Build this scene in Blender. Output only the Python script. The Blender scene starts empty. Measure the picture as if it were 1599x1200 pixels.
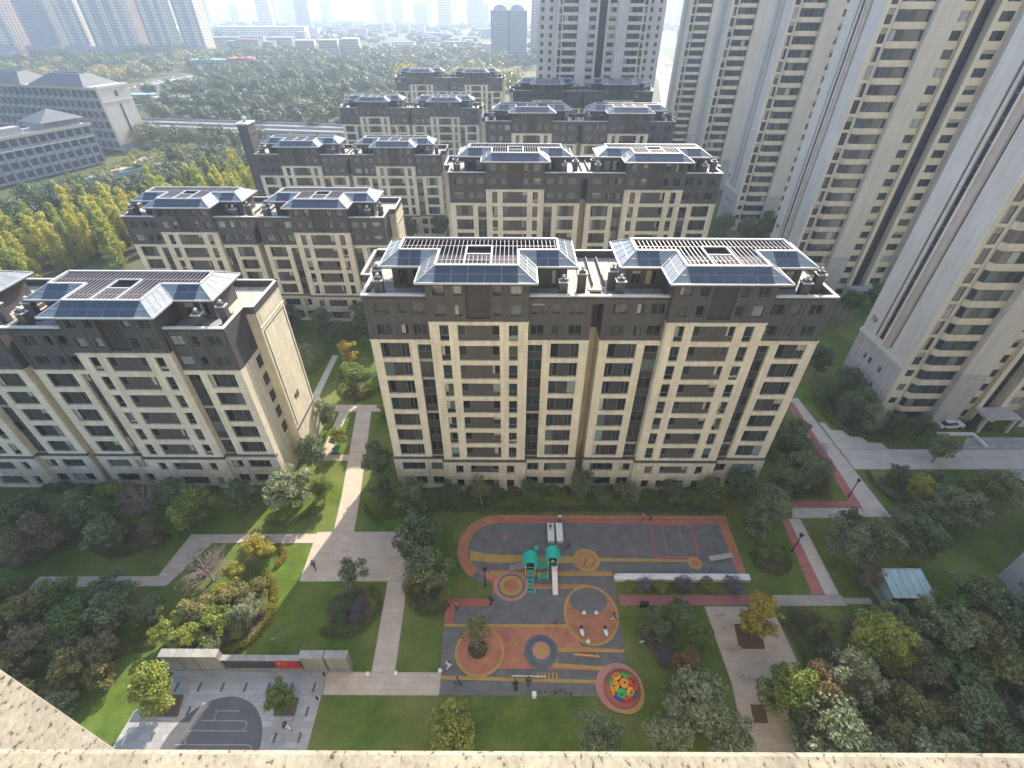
import bpy, bmesh, math, random
import numpy as np
from mathutils import Vector, Matrix, Quaternion
R = math.radians
rng = random.Random(11)
sc = bpy.context.scene
COL = sc.collection

# ------------------------------------------------------------------ camera, sky, sun, exposure
cam = bpy.data.cameras.new('camera')
cam.sensor_width = 36.0
cam.lens = 763.0 / 1600.0 * 36.0
cam.clip_start = 0.02
cam.clip_end = 12000.0
camo = bpy.data.objects.new('camera', cam)
COL.objects.link(camo)
camo.matrix_world = (Matrix.Translation((0, 0, 59.0)) @ Matrix.Rotation(R(90 - 37.8), 4, 'X') @ Matrix.Rotation(R(0.25), 4, 'Z'))
sc.camera = camo

SUN_AZ, SUN_EL = 17.6, 33.5            # degrees right of +Y, degrees above the horizon
wd = bpy.data.worlds.new('World'); sc.world = wd; wd.use_nodes = True
nt = wd.node_tree
sky = nt.nodes.new('ShaderNodeTexSky'); sky.sky_type = 'NISHITA'; sky.sun_disc = False
sky.sun_elevation = R(SUN_EL); sky.sun_rotation = R(SUN_AZ)
sky.air_density = 0.9; sky.dust_density = 1.9; sky.ozone_density = 1.0; sky.altitude = 100
bg = nt.nodes['Background']; bg.inputs['Strength'].default_value = 0.15
nt.links.new(sky.outputs['Color'], bg.inputs['Color'])
sl = bpy.data.lights.new('sun', 'SUN'); sl.energy = 3.5; sl.angle = R(0.55); sl.color = (1.0, 0.90, 0.75)
so = bpy.data.objects.new('sun', sl); COL.objects.link(so)
sd = Vector((math.sin(R(SUN_AZ)) * math.cos(R(SUN_EL)), math.cos(R(SUN_AZ)) * math.cos(R(SUN_EL)), math.sin(R(SUN_EL))))
so.rotation_euler = sd.to_track_quat('Z', 'Y').to_euler()
so.location = sd * 300
sc.view_settings.view_transform = 'Standard'; sc.view_settings.look = 'None'
sc.view_settings.gamma = 1.0; sc.view_settings.use_curve_mapping = False
sc.view_settings.exposure = 1.64
sc.cycles.max_bounces = 6; sc.cycles.diffuse_bounces = 3; sc.cycles.glossy_bounces = 3
sc.cycles.transmission_bounces = 3; sc.cycles.transparent_max_bounces = 6; sc.cycles.volume_bounces = 1
sc.cycles.caustics_reflective = False; sc.cycles.caustics_refractive = False
sc.cycles.sample_clamp_indirect = 6.0

# ------------------------------------------------------------------ helpers
def tag(o, label=None, cat=None, group=None, kind=None):
    if label: o['label'] = label
    if cat: o['category'] = cat
    if group: o['group'] = group
    if kind: o['kind'] = kind
    return o

def empty(name, loc=(0, 0, 0), rz=0.0, label=None, cat=None, group=None, parent=None):
    o = bpy.data.objects.new(name, None); COL.objects.link(o)
    o.empty_display_size = 0.2
    o.location = loc; o.rotation_euler = (0, 0, rz)
    if parent: o.parent = parent
    return tag(o, label, cat, group)

def place(name, me, parent=None, loc=(0, 0, 0), rot=(0, 0, 0), scale=(1, 1, 1)):
    o = bpy.data.objects.new(name, me); COL.objects.link(o)
    o.location = loc; o.rotation_euler = rot; o.scale = scale
    if parent: o.parent = parent
    return o

def copy_tree(o, parent=None):
    c = o.copy(); COL.objects.link(c)
    if parent: c.parent = parent
    for ch in list(o.children): copy_tree(ch, c)
    return c

class MB:
    def __init__(s): s.v = []; s.f = []; s.m = []; s.sm = []
    def add(s, vs, fs, m=0, smooth=False):
        b = len(s.v); s.v.extend(vs)
        for f in fs: s.f.append(tuple(i + b for i in f)); s.m.append(m); s.sm.append(smooth)
    def box(s, x0, x1, y0, y1, z0, z1, m=0):
        s.add([(x0, y0, z0), (x1, y0, z0), (x1, y1, z0), (x0, y1, z0), (x0, y0, z1), (x1, y0, z1), (x1, y1, z1), (x0, y1, z1)],
              [(0, 3, 2, 1), (4, 5, 6, 7), (0, 1, 5, 4), (1, 2, 6, 5), (2, 3, 7, 6), (3, 0, 4, 7)], m)
    def bar(s, p, q, w, h, m=0):
        p = Vector(p); q = Vector(q); d = (q - p).normalized()
        up = Vector((0, 0, 1)) if abs(d.z) < .95 else Vector((0, 1, 0))
        a = d.cross(up).normalized() * (w / 2); b = a.cross(d).normalized() * (h / 2)
        vs = [tuple(e + i * a + j * b) for e in (p, q) for i, j in ((-1, -1), (1, -1), (1, 1), (-1, 1))]
        s.add(vs, [(0, 1, 2, 3), (7, 6, 5, 4), (0, 4, 5, 1), (1, 5, 6, 2), (2, 6, 7, 3), (3, 7, 4, 0)], m)
    def quad(s, a, b, c, d, m=0): s.add([a, b, c, d], [(0, 1, 2, 3)], m)
    def prism(s, poly, z0, z1, m=0, mt=None):
        n = len(poly); A = sum(poly[i][0] * poly[(i + 1) % n][1] - poly[(i + 1) % n][0] * poly[i][1] for i in range(n))
        if A < 0: poly = poly[::-1]
        vs = [(x, y, z0) for x, y in poly] + [(x, y, z1) for x, y in poly]
        s.add(vs, [tuple(range(n, 2 * n))], m if mt is None else mt)
        s.add(vs, [tuple(range(n - 1, -1, -1))] + [(i, (i + 1) % n, n + (i + 1) % n, n + i) for i in range(n)], m)
    def tube(s, p, q, r0, r1, n=8, m=0, cap=True):
        p = Vector(p); q = Vector(q); d = (q - p)
        if d.length < 1e-6: return
        d.normalize(); up = Vector((0, 0, 1)) if abs(d.z) < .95 else Vector((0, 1, 0))
        a = d.cross(up).normalized(); b = a.cross(d).normalized()
        vs = [tuple(e + r * (math.cos(t) * a + math.sin(t) * b)) for e, r in ((p, r0), (q, r1)) for t in [2 * math.pi * i / n for i in range(n)]]
        s.add(vs, [(i, n + i, n + (i + 1) % n, (i + 1) % n) for i in range(n)], m, True)
        if cap: s.add(vs, [tuple(range(n)), tuple(range(2 * n - 1, n - 1, -1))], m)
    def lathe(s, cx, cy, prof, n=16, m=0, sx=1.0, sy=1.0):
        vs = []; fs = []
        for r, z in prof:
            for i in range(n):
                t = 2 * math.pi * i / n; vs.append((cx + r * sx * math.cos(t), cy + r * sy * math.sin(t), z))
        for k in range(len(prof) - 1):
            for i in range(n): fs.append((k * n + i, k * n + (i + 1) % n, (k + 1) * n + (i + 1) % n, (k + 1) * n + i))
        s.add(vs, fs, m, True)
        s.add(vs, [tuple(range(n - 1, -1, -1)), tuple(range((len(prof) - 1) * n, len(prof) * n))], m)
    def wall(s, x0, x1, z0, z1, yf, yb, ops, m=0, axis='x'):
        """a slab in the x-z plane (or y-z when axis is 'y') with rectangular openings"""
        zs = sorted({z0, z1} | {z for o in ops for z in (o[2], o[3]) if z0 < z < z1})
        for a, b in zip(zs, zs[1:]):
            cuts = sorted((o[0], o[1]) for o in ops if o[2] < (a + b) / 2 < o[3]); x = x0
            for c0, c1 in cuts + [(x1, x1)]:
                if c0 > x + 1e-4:
                    if axis == 'x': s.box(x, c0, yf, yb, a, b, m)
                    else: s.box(yf, yb, x, c0, a, b, m)
                x = max(x, c1)
    def mesh(s, name, mats):
        me = bpy.data.meshes.new(name); me.from_pydata(s.v, [], s.f)
        for k in mats: me.materials.append(MAT[k] if isinstance(k, str) else k)
        me.polygons.foreach_set('material_index', s.m); me.polygons.foreach_set('use_smooth', s.sm)
        me.update(); return me
    def build(s, name, mats, parent=None, loc=(0, 0, 0), rot=(0, 0, 0)):
        if isinstance(mats, str): mats = [mats]
        return place(name, s.mesh(name, mats), parent, loc, rot)

# ------------------------------------------------------------------ materials
MAT = {}
def nodes(name):
    m = bpy.data.materials.new(name); m.use_nodes = True; MAT[name] = m
    t = m.node_tree; return m, t, t.nodes['Principled BSDF']
def N(t, k, **kw):
    n = t.nodes.new(k)
    for a, b in kw.items(): setattr(n, a, b)
    return n
def L(t, a, b): t.links.new(a, b)
def setp(b, rough, spec=.5, metal=0.0):
    b.inputs['Roughness'].default_value = rough; b.inputs['Specular IOR Level'].default_value = spec; b.inputs['Metallic'].default_value = metal
def shade(c, k): return tuple(min(1, v * k) for v in c[:3]) + (1,)
def simple(name, c, rough=.7, var=.15, scale=1.5, spec=.4, metal=0.0, bump=0.0, fine=None):
    """colour with two octaves of noise variation in world space"""
    m, t, b = nodes(name); setp(b, rough, spec, metal)
    geo = N(t, 'ShaderNodeNewGeometry')
    n1 = N(t, 'ShaderNodeTexNoise'); n1.inputs['Scale'].default_value = scale; n1.inputs['Detail'].default_value = 6
    n1.inputs['Roughness'].default_value = .65
    L(t, geo.outputs['Position'], n1.inputs['Vector'])
    r = N(t, 'ShaderNodeValToRGB'); r.color_ramp.elements[0].position = .3; r.color_ramp.elements[1].position = .7
    r.color_ramp.elements[0].color = shade(c, 1 - var); r.color_ramp.elements[1].color = shade(c, 1 + var)
    L(t, n1.outputs['Fac'], r.inputs['Fac']); L(t, r.outputs['Color'], b.inputs['Base Color'])
    if bump:
        n2 = N(t, 'ShaderNodeTexNoise'); n2.inputs['Scale'].default_value = fine or scale * 12; n2.inputs['Detail'].default_value = 4
        L(t, geo.outputs['Position'], n2.inputs['Vector'])
        bp = N(t, 'ShaderNodeBump'); bp.inputs['Strength'].default_value = bump; bp.inputs['Distance'].default_value = .05
        L(t, n2.outputs['Fac'], bp.inputs['Height']); L(t, bp.outputs['Normal'], b.inputs['Normal'])
    return m
def panelled(name, c, bw, bh, joint=.02, var=.08, rough=.75, mortar=.55, vert=True, stain=.12):
    """cladding: joints from a brick pattern plus weather streaks"""
    m, t, b = nodes(name); setp(b, rough, .3)
    tc = N(t, 'ShaderNodeTexCoord'); sp = N(t, 'ShaderNodeSeparateXYZ'); cb = N(t, 'ShaderNodeCombineXYZ')
    L(t, tc.outputs['Object'], sp.inputs[0])
    if vert:
        ad = N(t, 'ShaderNodeMath', operation='ADD'); L(t, sp.outputs['X'], ad.inputs[0]); L(t, sp.outputs['Y'], ad.inputs[1])
        L(t, ad.outputs[0], cb.inputs['X']); L(t, sp.outputs['Z'], cb.inputs['Y'])
    else:
        L(t, sp.outputs['X'], cb.inputs['X']); L(t, sp.outputs['Y'], cb.inputs['Y'])
    br = N(t, 'ShaderNodeTexBrick'); br.offset = 0.0 if vert else 0.5
    br.inputs['Scale'].default_value = 1.0; br.inputs['Brick Width'].default_value = bw; br.inputs['Row Height'].default_value = bh
    br.inputs['Mortar Size'].default_value = joint; br.inputs['Color1'].default_value = shade(c, 1 + var); br.inputs['Color2'].default_value = shade(c, 1 - var)
    br.inputs['Mortar'].default_value = shade(c, mortar); br.inputs['Mortar Smooth'].default_value = .2
    L(t, cb.outputs[0], br.inputs['Vector'])
    geo = N(t, 'ShaderNodeNewGeometry'); mp = N(t, 'ShaderNodeMapping'); mp.inputs['Scale'].default_value = (1.3, 1.3, .16) if vert else (.5, .5, .5)
    L(t, geo.outputs['Position'], mp.inputs[0])
    ns = N(t, 'ShaderNodeTexNoise'); ns.inputs['Scale'].default_value = 1.0; ns.inputs['Detail'].default_value = 7; ns.inputs['Roughness'].default_value = .7
    L(t, mp.outputs[0], ns.inputs['Vector'])
    mr = N(t, 'ShaderNodeMapRange'); mr.inputs[1].default_value = .35; mr.inputs[2].default_value = .75
    mr.inputs[3].default_value = 1 + stain * .6; mr.inputs[4].default_value = 1 - stain
    L(t, ns.outputs['Fac'], mr.inputs[0])
    mx = N(t, 'ShaderNodeMix', data_type='RGBA', blend_type='MULTIPLY'); mx.inputs['Factor'].default_value = 1
    L(t, br.outputs['Color'], mx.inputs['A']); L(t, mr.outputs[0], mx.inputs['B']); L(t, mx.outputs['Result'], b.inputs['Base Color'])
    return m
def glass(name, dark, pale, cut=.8, rough=.06):
    m, t, b = nodes(name); setp(b, rough, .7)
    oi = N(t, 'ShaderNodeObjectInfo'); geo = N(t, 'ShaderNodeNewGeometry')
    ad = N(t, 'ShaderNodeMath', operation='ADD'); L(t, oi.outputs['Random'], ad.inputs[0]); L(t, geo.outputs['Random Per Island'], ad.inputs[1])
    fr = N(t, 'ShaderNodeMath', operation='FRACT'); L(t, ad.outputs[0], fr.inputs[0])
    r = N(t, 'ShaderNodeValToRGB'); r.color_ramp.interpolation = 'CONSTANT'
    e = r.color_ramp.elements; e[0].color = dark + (1,); e[0].position = 0; e[1].color = tuple(v * 1.9 for v in dark) + (1,); e[1].position = .35
    x = e.new(.6); x.color = (dark[0] * 1.1, dark[1] * 2.0, dark[2] * 2.0, 1)  # teal step: reflected sky tinted into the pane colour
    x = e.new(.74); x.color = (pale[0] * .30, pale[1] * .26, pale[2] * .22, 1); x = e.new(.80); x.color = tuple(v * .7 for v in dark) + (1,)
    x = e.new(cut); x.color = pale + (1,); x = e.new((1 + cut) / 2); x.color = tuple(v * .45 for v in pale) + (1,)
    L(t, fr.outputs[0], r.inputs['Fac']); L(t, r.outputs['Color'], b.inputs['Base Color'])
    rr = N(t, 'ShaderNodeMapRange'); rr.inputs[3].default_value = .03; rr.inputs[4].default_value = .25
    L(t, fr.outputs[0], rr.inputs[0]); L(t, rr.outputs[0], b.inputs['Roughness'])
    return m
def leaf(name, c1, c2, trans=.35, con=.75):
    """leaves: colour per leaf and per tree, some light passes through"""
    m, t, b = nodes(name); out = t.nodes['Material Output']; setp(b, .5, .25)
    geo = N(t, 'ShaderNodeNewGeometry'); oi = N(t, 'ShaderNodeObjectInfo')
    n = N(t, 'ShaderNodeTexNoise'); n.inputs['Scale'].default_value = .55; n.inputs['Detail'].default_value = 3
    L(t, geo.outputs['Position'], n.inputs['Vector'])
    a = N(t, 'ShaderNodeMath', operation='MULTIPLY_ADD'); a.inputs[1].default_value = con
    L(t, geo.outputs['Random Per Island'], a.inputs[0])
    a2 = N(t, 'ShaderNodeMath', operation='MULTIPLY_ADD'); a2.inputs[1].default_value = .9; a2.inputs[2].default_value = .05 - con * .5
    L(t, n.outputs['Fac'], a2.inputs[0]); L(t, a2.outputs[0], a.inputs[2])
    mx = N(t, 'ShaderNodeMix', data_type='RGBA'); mx.inputs['A'].default_value = c1 + (1,); mx.inputs['B'].default_value = c2 + (1,)
    L(t, a.outputs[0], mx.inputs['Factor'])
    hs = N(t, 'ShaderNodeHueSaturation'); L(t, mx.outputs['Result'], hs.inputs['Color'])
    mr = N(t, 'ShaderNodeMapRange'); mr.inputs[3].default_value = .475; mr.inputs[4].default_value = .52; L(t, oi.outputs['Random'], mr.inputs[0]); L(t, mr.outputs[0], hs.inputs['Hue'])
    mv = N(t, 'ShaderNodeMapRange'); mv.inputs[3].default_value = 1.2; mv.inputs[4].default_value = .8; L(t, oi.outputs['Random'], mv.inputs[0]); L(t, mv.outputs[0], hs.inputs['Value'])
    L(t, hs.outputs['Color'], b.inputs['Base Color'])
    tr = N(t, 'ShaderNodeBsdfTranslucent'); L(t, hs.outputs['Color'], tr.inputs['Color'])
    ms = N(t, 'ShaderNodeMixShader'); ms.inputs[0].default_value = trans
    L(t, b.outputs[0], ms.inputs[1]); L(t, tr.outputs[0], ms.inputs[2]); L(t, ms.outputs[0], out.inputs['Surface'])
    return m

panelled('stone', (.58, .52, .40), 1.2, .95, .016, .05, mortar=.62, stain=.24)
panelled('stone_base', (.50, .455, .37), 1.2, .8, .02, .07, mortar=.58, stain=.28)
panelled('charcoal', (.074, .069, .070), .6, 2.9, .02, .06, rough=.6, mortar=.7, stain=.2)
simple('charcoal_panel', (.042, .038, .037), .5, .2, .8)
simple('brown_panel', (.072, .062, .056), .55, .15, .9)
simple('window_frame', (.16, .16, .165), .45, .1, 2, metal=.2)
simple('ledge_metal', (.075, .072, .07), .5, .15, 2)
glass('window_glass', (.014, .018, .021), (.20, .26, .25), .88)
glass('tower_glass', (.018, .024, .036), (.34, .36, .36), .93)
simple('core_glass', (.022, .026, .060), .12, .35, .5, spec=.7)
simple('coping', (.46, .45, .42), .6, .1, 2)
panelled('deck', (.46, .41, .33), 1.5, 1.5, .05, .1, mortar=.45, vert=False)
simple('terrace', (.24, .26, .26), .7, .2, .8)
simple('dark_roof', (.045, .045, .05), .8, .2, 1)
simple('slat_metal', (.21, .195, .22), .5, .1, 2)
simple('white_metal', (.40, .41, .42), .45, .08, 2)
simple('solar', (.020, .032, .050), .10, .3, .7, spec=.7)
simple('solar_edge', (.085, .105, .14), .35, .1, 2)
simple('skirt_glass', (.17, .20, .215), .10, .2, .8, spec=.8)
panelled('tower_stone', (.53, .49, .44), 3.2, 2.95, .02, .03, mortar=.78, stain=.16)
panelled('tower_cream', (.60, .54, .42), 3.2, 2.95, .02, .03, mortar=.8, stain=.2)
panelled('tower_plinth', (.40, .385, .375), 1.2, .7, .02, .06, mortar=.7, stain=.2)
simple('curtain', (.36, .33, .28), .8, .2, 3)
simple('pink_panel', (.44, .36, .32), .7, .12, .5)
simple('sign_black', (.015, .015, .015), .5, .1, 3)
simple('soil', (.11, .065, .035), .95, .35, 3, bump=.6)
simple('bed_soil', (.075, .070, .040), .95, .45, 1.2, bump=.6)
simple('asphalt', (.055, .055, .058), .85, .25, .6, bump=.2)
simple('road_far', (.22, .21, .20), .85, .15, .05)
panelled('walk_stone', (.42, .345, .27), 1.2, .6, .012, .06, mortar=.7, vert=False, stain=.14)
panelled('plaza_stone', (.30, .30, .295), 1.2, .6, .015, .14, mortar=.6, vert=False, stain=.18)
simple('plaza_dark', (.085, .085, .09), .6, .15, .5, bump=.1)
panelled('red_walk', (.31, .115, .105), .4, .2, .01, .08, mortar=.8, vert=False, stain=.2)
panelled('pale_slab', (.42, .38, .33), 1.6, .8, .012, .06, mortar=.7, vert=False, stain=.16)
simple('kerb', (.34, .31, .27), .8, .12, 2)
simple('rubber_grey', (.126, .124, .120), .85, .22, .7, bump=.15, fine=30)
simple('rubber_orange', (.36, .145, .080), .85, .22, .7, bump=.15, fine=30)
simple('rubber_red', (.31, .095, .075), .85, .18, .5)
simple('rubber_yellow', (.37, .235, .065), .85, .16, .4)
simple('rubber_pink', (.40, .19, .15), .85, .14, .4)
simple('rubber_slate', (.10, .11, .135), .85, .14, .4)
simple('paint_white', (.66, .65, .62), .6, .1, 1.5)
simple('paint_red', (.46, .085, .075), .6, .1, 1.5)
simple('play_green', (.012, .42, .31), .4, .1, 1.5)
simple('play_post', (.50, .45, .38), .5, .1, 2)
simple('steel', (.42, .43, .45), .35, .1, 3, metal=.6)
simple('black_paint', (.018, .018, .02), .45, .1, 3)
simple('net_black', (.03, .035, .035), .8, .2, 3)
simple('flag_red', (.50, .015, .03), .55, .06, 2)
simple('flag_yellow', (.85, .45, .03), .5, .05, 2)
panelled('wall_grey', (.25, .245, .23), .9, .45, .012, .08, mortar=.6, stain=.2)
simple('black_granite', (.030, .028, .032), .12, .3, 1, spec=.6)
simple('dome_red', (.56, .03, .05), .5, .1, 2); simple('dome_orange', (.68, .27, .02), .5, .1, 2)
simple('dome_green', (.05, .36, .07), .5, .1, 2); simple('dome_blue', (.02, .10, .42), .5, .1, 2)
simple('teal_wrap', (.10, .34, .36), .8, .2, 4)
simple('bark', (.12, .095, .075), .9, .25, 4, bump=.4)
simple('bark_pale', (.24, .20, .16), .9, .25, 4, bump=.4)
simple('twig', (.27, .21, .19), .9, .25, 4)
simple('pond_blue', (.07, .10, .14), .1, .2, 1, spec=.6)
simple('canopy_glass', (.28, .42, .42), .12, .15, 1, spec=.7)
simple('skin', (.45, .27, .19), .6, .05, 3); simple('hair', (.02, .016, .014), .6, .1, 5)
for k, c in dict(red=(.45, .02, .05), black=(.02, .02, .024), white=(.62, .62, .63), blue=(.06, .10, .22), grey=(.16, .16, .17), pink=(.45, .16, .24), denim=(.05, .07, .12), tan=(.30, .22, .15)).items():
    simple('cloth_' + k, c, .85, .12, 6)
simple('road_dark', (.10, .10, .105), .85, .2, .1)
simple('bridge', (.36, .34, .32), .8, .12, .2)
panelled('inst_grey', (.30, .285, .29), 3.0, 3.6, .05, .06, mortar=.7, stain=.15)
panelled('inst_cream', (.54, .49, .40), 4, 3.6, .02, .03, mortar=.8, stain=.12)
simple('inst_roof', (.13, .135, .14), .7, .15, .3)
simple('far_cream', (.68, .58, .45), .8, .08, .05); simple('far_blue', (.25, .245, .26), .8, .08, .05)
simple('far_pink', (.44, .33, .29), .8, .08, .05); simple('far_window', (.07, .08, .10), .3, .2, .1)
simple('far_red_roof', (.38, .12, .10), .8, .1, .1); simple('far_teal_roof', (.15, .33, .33), .8, .1, .1)
simple('far_grey', (.30, .30, .31), .8, .1, .05); simple('fence_blue', (.22, .40, .46), .7, .1, .3)
simple('car_white', (.65, .66, .68), .3, .05, 1, spec=.6); simple('car_dark', (.04, .045, .05), .3, .1, 1, spec=.6); simple('car_red', (.40, .03, .03), .3, .1, 1, spec=.6)
simple('tyre', (.02, .02, .02), .9, .1, 3); simple('car_glass', (.02, .025, .03), .1, .1, 1, spec=.7)

# grass: mown stripes of tone, worn and dry patches
def grass(name, c1, c2, dry, s=.25):
    m, t, b = nodes(name); setp(b, .9, .15)
    geo = N(t, 'ShaderNodeNewGeometry')
    n1 = N(t, 'ShaderNodeTexNoise'); n1.inputs['Scale'].default_value = s; n1.inputs['Detail'].default_value = 8; n1.inputs['Roughness'].default_value = .7
    n2 = N(t, 'ShaderNodeTexNoise'); n2.inputs['Scale'].default_value = s * .3; n2.inputs['Detail'].default_value = 5
    n3 = N(t, 'ShaderNodeTexNoise'); n3.inputs['Scale'].default_value = 14; n3.inputs['Detail'].default_value = 3
    for n in (n1, n2, n3): L(t, geo.outputs['Position'], n.inputs['Vector'])
    r1 = N(t, 'ShaderNodeMapRange'); r1.inputs[1].default_value = .3; r1.inputs[2].default_value = .7; L(t, n1.outputs['Fac'], r1.inputs[0])
    mx = N(t, 'ShaderNodeMix', data_type='RGBA'); mx.inputs['A'].default_value = c1 + (1,); mx.inputs['B'].default_value = c2 + (1,); L(t, r1.outputs[0], mx.inputs['Factor'])
    r2 = N(t, 'ShaderNodeMapRange'); r2.inputs[1].default_value = .44; r2.inputs[2].default_value = .68; r2.inputs[4].default_value = .6; L(t, n2.outputs['Fac'], r2.inputs[0])
    m2 = N(t, 'ShaderNodeMix', data_type='RGBA'); m2.inputs['B'].default_value = dry + (1,); L(t, mx.outputs['Result'], m2.inputs['A']); L(t, r2.outputs[0], m2.inputs['Factor'])
    r3 = N(t, 'ShaderNodeMapRange'); r3.inputs[1].default_value = .2; r3.inputs[2].default_value = .8; r3.inputs[3].default_value = .65; r3.inputs[4].default_value = 1.35; L(t, n3.outputs['Fac'], r3.inputs[0])
    m3 = N(t, 'ShaderNodeMix', data_type='RGBA', blend_type='MULTIPLY'); m3.inputs['Factor'].default_value = 1
    L(t, m2.outputs['Result'], m3.inputs['A']); L(t, r3.outputs[0], m3.inputs['B']); L(t, m3.outputs['Result'], b.inputs['Base Color'])
    bp = N(t, 'ShaderNodeBump'); bp.inputs['Strength'].default_value = .8; bp.inputs['Distance'].default_value = .08; L(t, n3.outputs['Fac'], bp.inputs['Height']); L(t, bp.outputs['Normal'], b.inputs['Normal'])
grass('lawn', (.046, .084, .013), (.105, .155, .022), (.20, .185, .070), .4)
grass('field', (.060, .075, .030), (.095, .100, .045), (.17, .145, .095), .02)
leaf('leaf_dark', (0.055, 0.086, 0.042), (0.260, 0.312, 0.156), 0.42)
leaf('leaf_mid', (0.062, 0.108, 0.026), (0.258, 0.342, 0.090), 0.42)
leaf('leaf_grey', (0.096, 0.126, 0.062), (0.384, 0.420, 0.240), 0.42)
leaf('leaf_olive', (0.086, 0.101, 0.036), (0.324, 0.312, 0.114), 0.42)
leaf('leaf_lime', (0.143, 0.187, 0.033), (0.374, 0.407, 0.088), 0.42)
leaf('leaf_gold', (.26, .24, .035), (.48, .42, .070), .45)
leaf('leaf_rust', (.17, .12, .050), (.32, .205, .085), .4)
leaf('leaf_brown', (0.106, 0.105, 0.062), (0.269, 0.237, 0.131), 0.42)
leaf('leaf_purple', (0.143, 0.120, 0.137), (0.247, 0.215, 0.221), 0.42)
leaf('hedge_gold', (.16, .155, .026), (.30, .25, .040), .3)
leaf('poplar_yellow', (.27, .30, .045), (.54, .53, .095), .5, .5)
leaf('poplar_green', (.19, .22, .05), (.38, .38, .09), .45, .5)
leaf('wood_dark', (.040, .070, .030), (.095, .135, .054), .2, .2)
leaf('wood_mid', (.060, .100, .036), (.135, .180, .064), .2, .2)
leaf('wood_olive', (.10, .11, .048), (.190, .195, .085), .25, .2)
leaf('wood_gold', (.22, .20, .050), (.38, .33, .085), .3, .3)

# speckled sill finish: pale render with dark flecks
def speckle(name):
    m, t, b = nodes(name); setp(b, .85, .25)
    geo = N(t, 'ShaderNodeNewGeometry'); mp = N(t, 'ShaderNodeMapping'); mp.inputs['Rotation'].default_value = (0, 0, .6); mp.inputs['Scale'].default_value = (1, .7, 1)
    L(t, geo.outputs['Position'], mp.inputs[0])
    n = N(t, 'ShaderNodeTexNoise'); n.inputs['Scale'].default_value = 95; n.inputs['Detail'].default_value = 3; n.inputs['Roughness'].default_value = .6
    n2 = N(t, 'ShaderNodeTexNoise'); n2.inputs['Scale'].default_value = 9; n2.inputs['Detail'].default_value = 5
    L(t, mp.outputs[0], n.inputs['Vector']); L(t, geo.outputs['Position'], n2.inputs['Vector'])
    r = N(t, 'ShaderNodeValToRGB'); r.color_ramp.elements[0].position = .35; r.color_ramp.elements[0].color = (.07, .06, .05, 1)
    r.color_ramp.elements[1].position = .40; r.color_ramp.elements[1].color = (.215, .20, .16, 1)
    x = r.color_ramp.elements.new(.62); x.color = (.265, .25, .205, 1)
    L(t, n.outputs['Fac'], r.inputs['Fac'])
    mr = N(t, 'ShaderNodeMapRange'); mr.inputs[1].default_value = .3; mr.inputs[2].default_value = .65; mr.inputs[3].default_value = .72; mr.inputs[4].default_value = 1.1; L(t, n2.outputs['Fac'], mr.inputs[0])
    mx = N(t, 'ShaderNodeMix', data_type='RGBA', blend_type='MULTIPLY'); mx.inputs['Factor'].default_value = 1
    L(t, r.outputs['Color'], mx.inputs['A']); L(t, mr.outputs[0], mx.inputs['B']); L(t, mx.outputs['Result'], b.inputs['Base Color'])
    bp = N(t, 'ShaderNodeBump'); bp.inputs['Strength'].default_value = .5; bp.inputs['Distance'].default_value = .004; L(t, n.outputs['Fac'], bp.inputs['Height']); L(t, bp.outputs['Normal'], b.inputs['Normal'])
speckle('sill_render')

# ------------------------------------------------------------------ ground and paths
def sheet(name, poly, z, mat_, kind='structure', parent=None, depth=None):
    mb = MB(); mb.prism(poly, z - (depth or .05), z)
    o = mb.build(name, mat_, parent)
    if mat_ in ('walk_stone', 'pale_slab') and not parent:
        for a, b in zip(poly, poly[1:] + poly[:1]):
            k = MB(); k.bar((a[0], a[1], z - .01), (b[0], b[1], z - .01), .14, .034); k.build('kerb_stone', 'kerb', o)
    if not parent: tag(o, kind=kind)
    return o
g = MB(); S = 4400
g.quad((-S, -400, 0), (S, -400, 0), (S, S, 0), (-S, S, 0))
tag(g.build('ground', 'field'), kind='structure')
tag(sheet('lawn', [(-96, -14), (135, -14), (150, 120), (120, 300), (-62, 300), (-90, 150), (-96, 90)], .02, 'lawn', depth=.015))
# paths in metres, surveyed plan of the courtyard
sheet('walkway', [(-25.1, 41.7), (-22.3, 41.7), (-23.0, 47.9), (-25.8, 67.5), (-28.4, 67.5), (-25.7, 47.9)], .070, 'walk_stone')
sheet('cross_path', [(-34.3, 69.4), (-23.6, 69.4), (-23.6, 67.6), (-33.3, 67.6)], .066, 'walk_stone')
sheet('garden_path', [(-37.0, 85.6), (-38.1, 85.6), (-38.0, 71.6), (-36.4, 69.3), (-35.2, 69.3), (-36.7, 72)], .062, 'pale_slab')
sheet('garden_path', [(-31.5, 67.5), (-30.0, 67.5), (-30.1, 56.6), (-31.6, 56.6)], .062, 'walk_stone')
sheet('garden_path', [(-31.6, 56.6), (-26.5, 56.6), (-26.4, 55.4), (-31.6, 55.4)], .058, 'walk_stone')
sheet('pond', [(-47.3, 86.4), (-46.6, 88.6), (-45.0, 89.4), (-43.1, 88.6), (-42.3, 87.0), (-41.9, 85.4), (-42.5, 83.6), (-44.0, 82.1), (-45.8, 82.0), (-46.8, 84)], .055, 'pond_blue')
sheet('plaza', [(-27.4, 41.6), (-15.8, 41.7), (-13.2, 34.3), (-27.3, 34.2)], .074, 'walk_stone')
sheet('courtyard_path', [(-15.9, 34.2), (-13.4, 34.2), (-13.0, 23.3), (-15.5, 23.3)], .070, 'walk_stone')
sheet('courtyard_path', [(-20.4, 23.28), (-7.8, 23.28), (-7.8, 21.1), (-20.3, 21.1)], .074, 'walk_stone')
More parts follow.
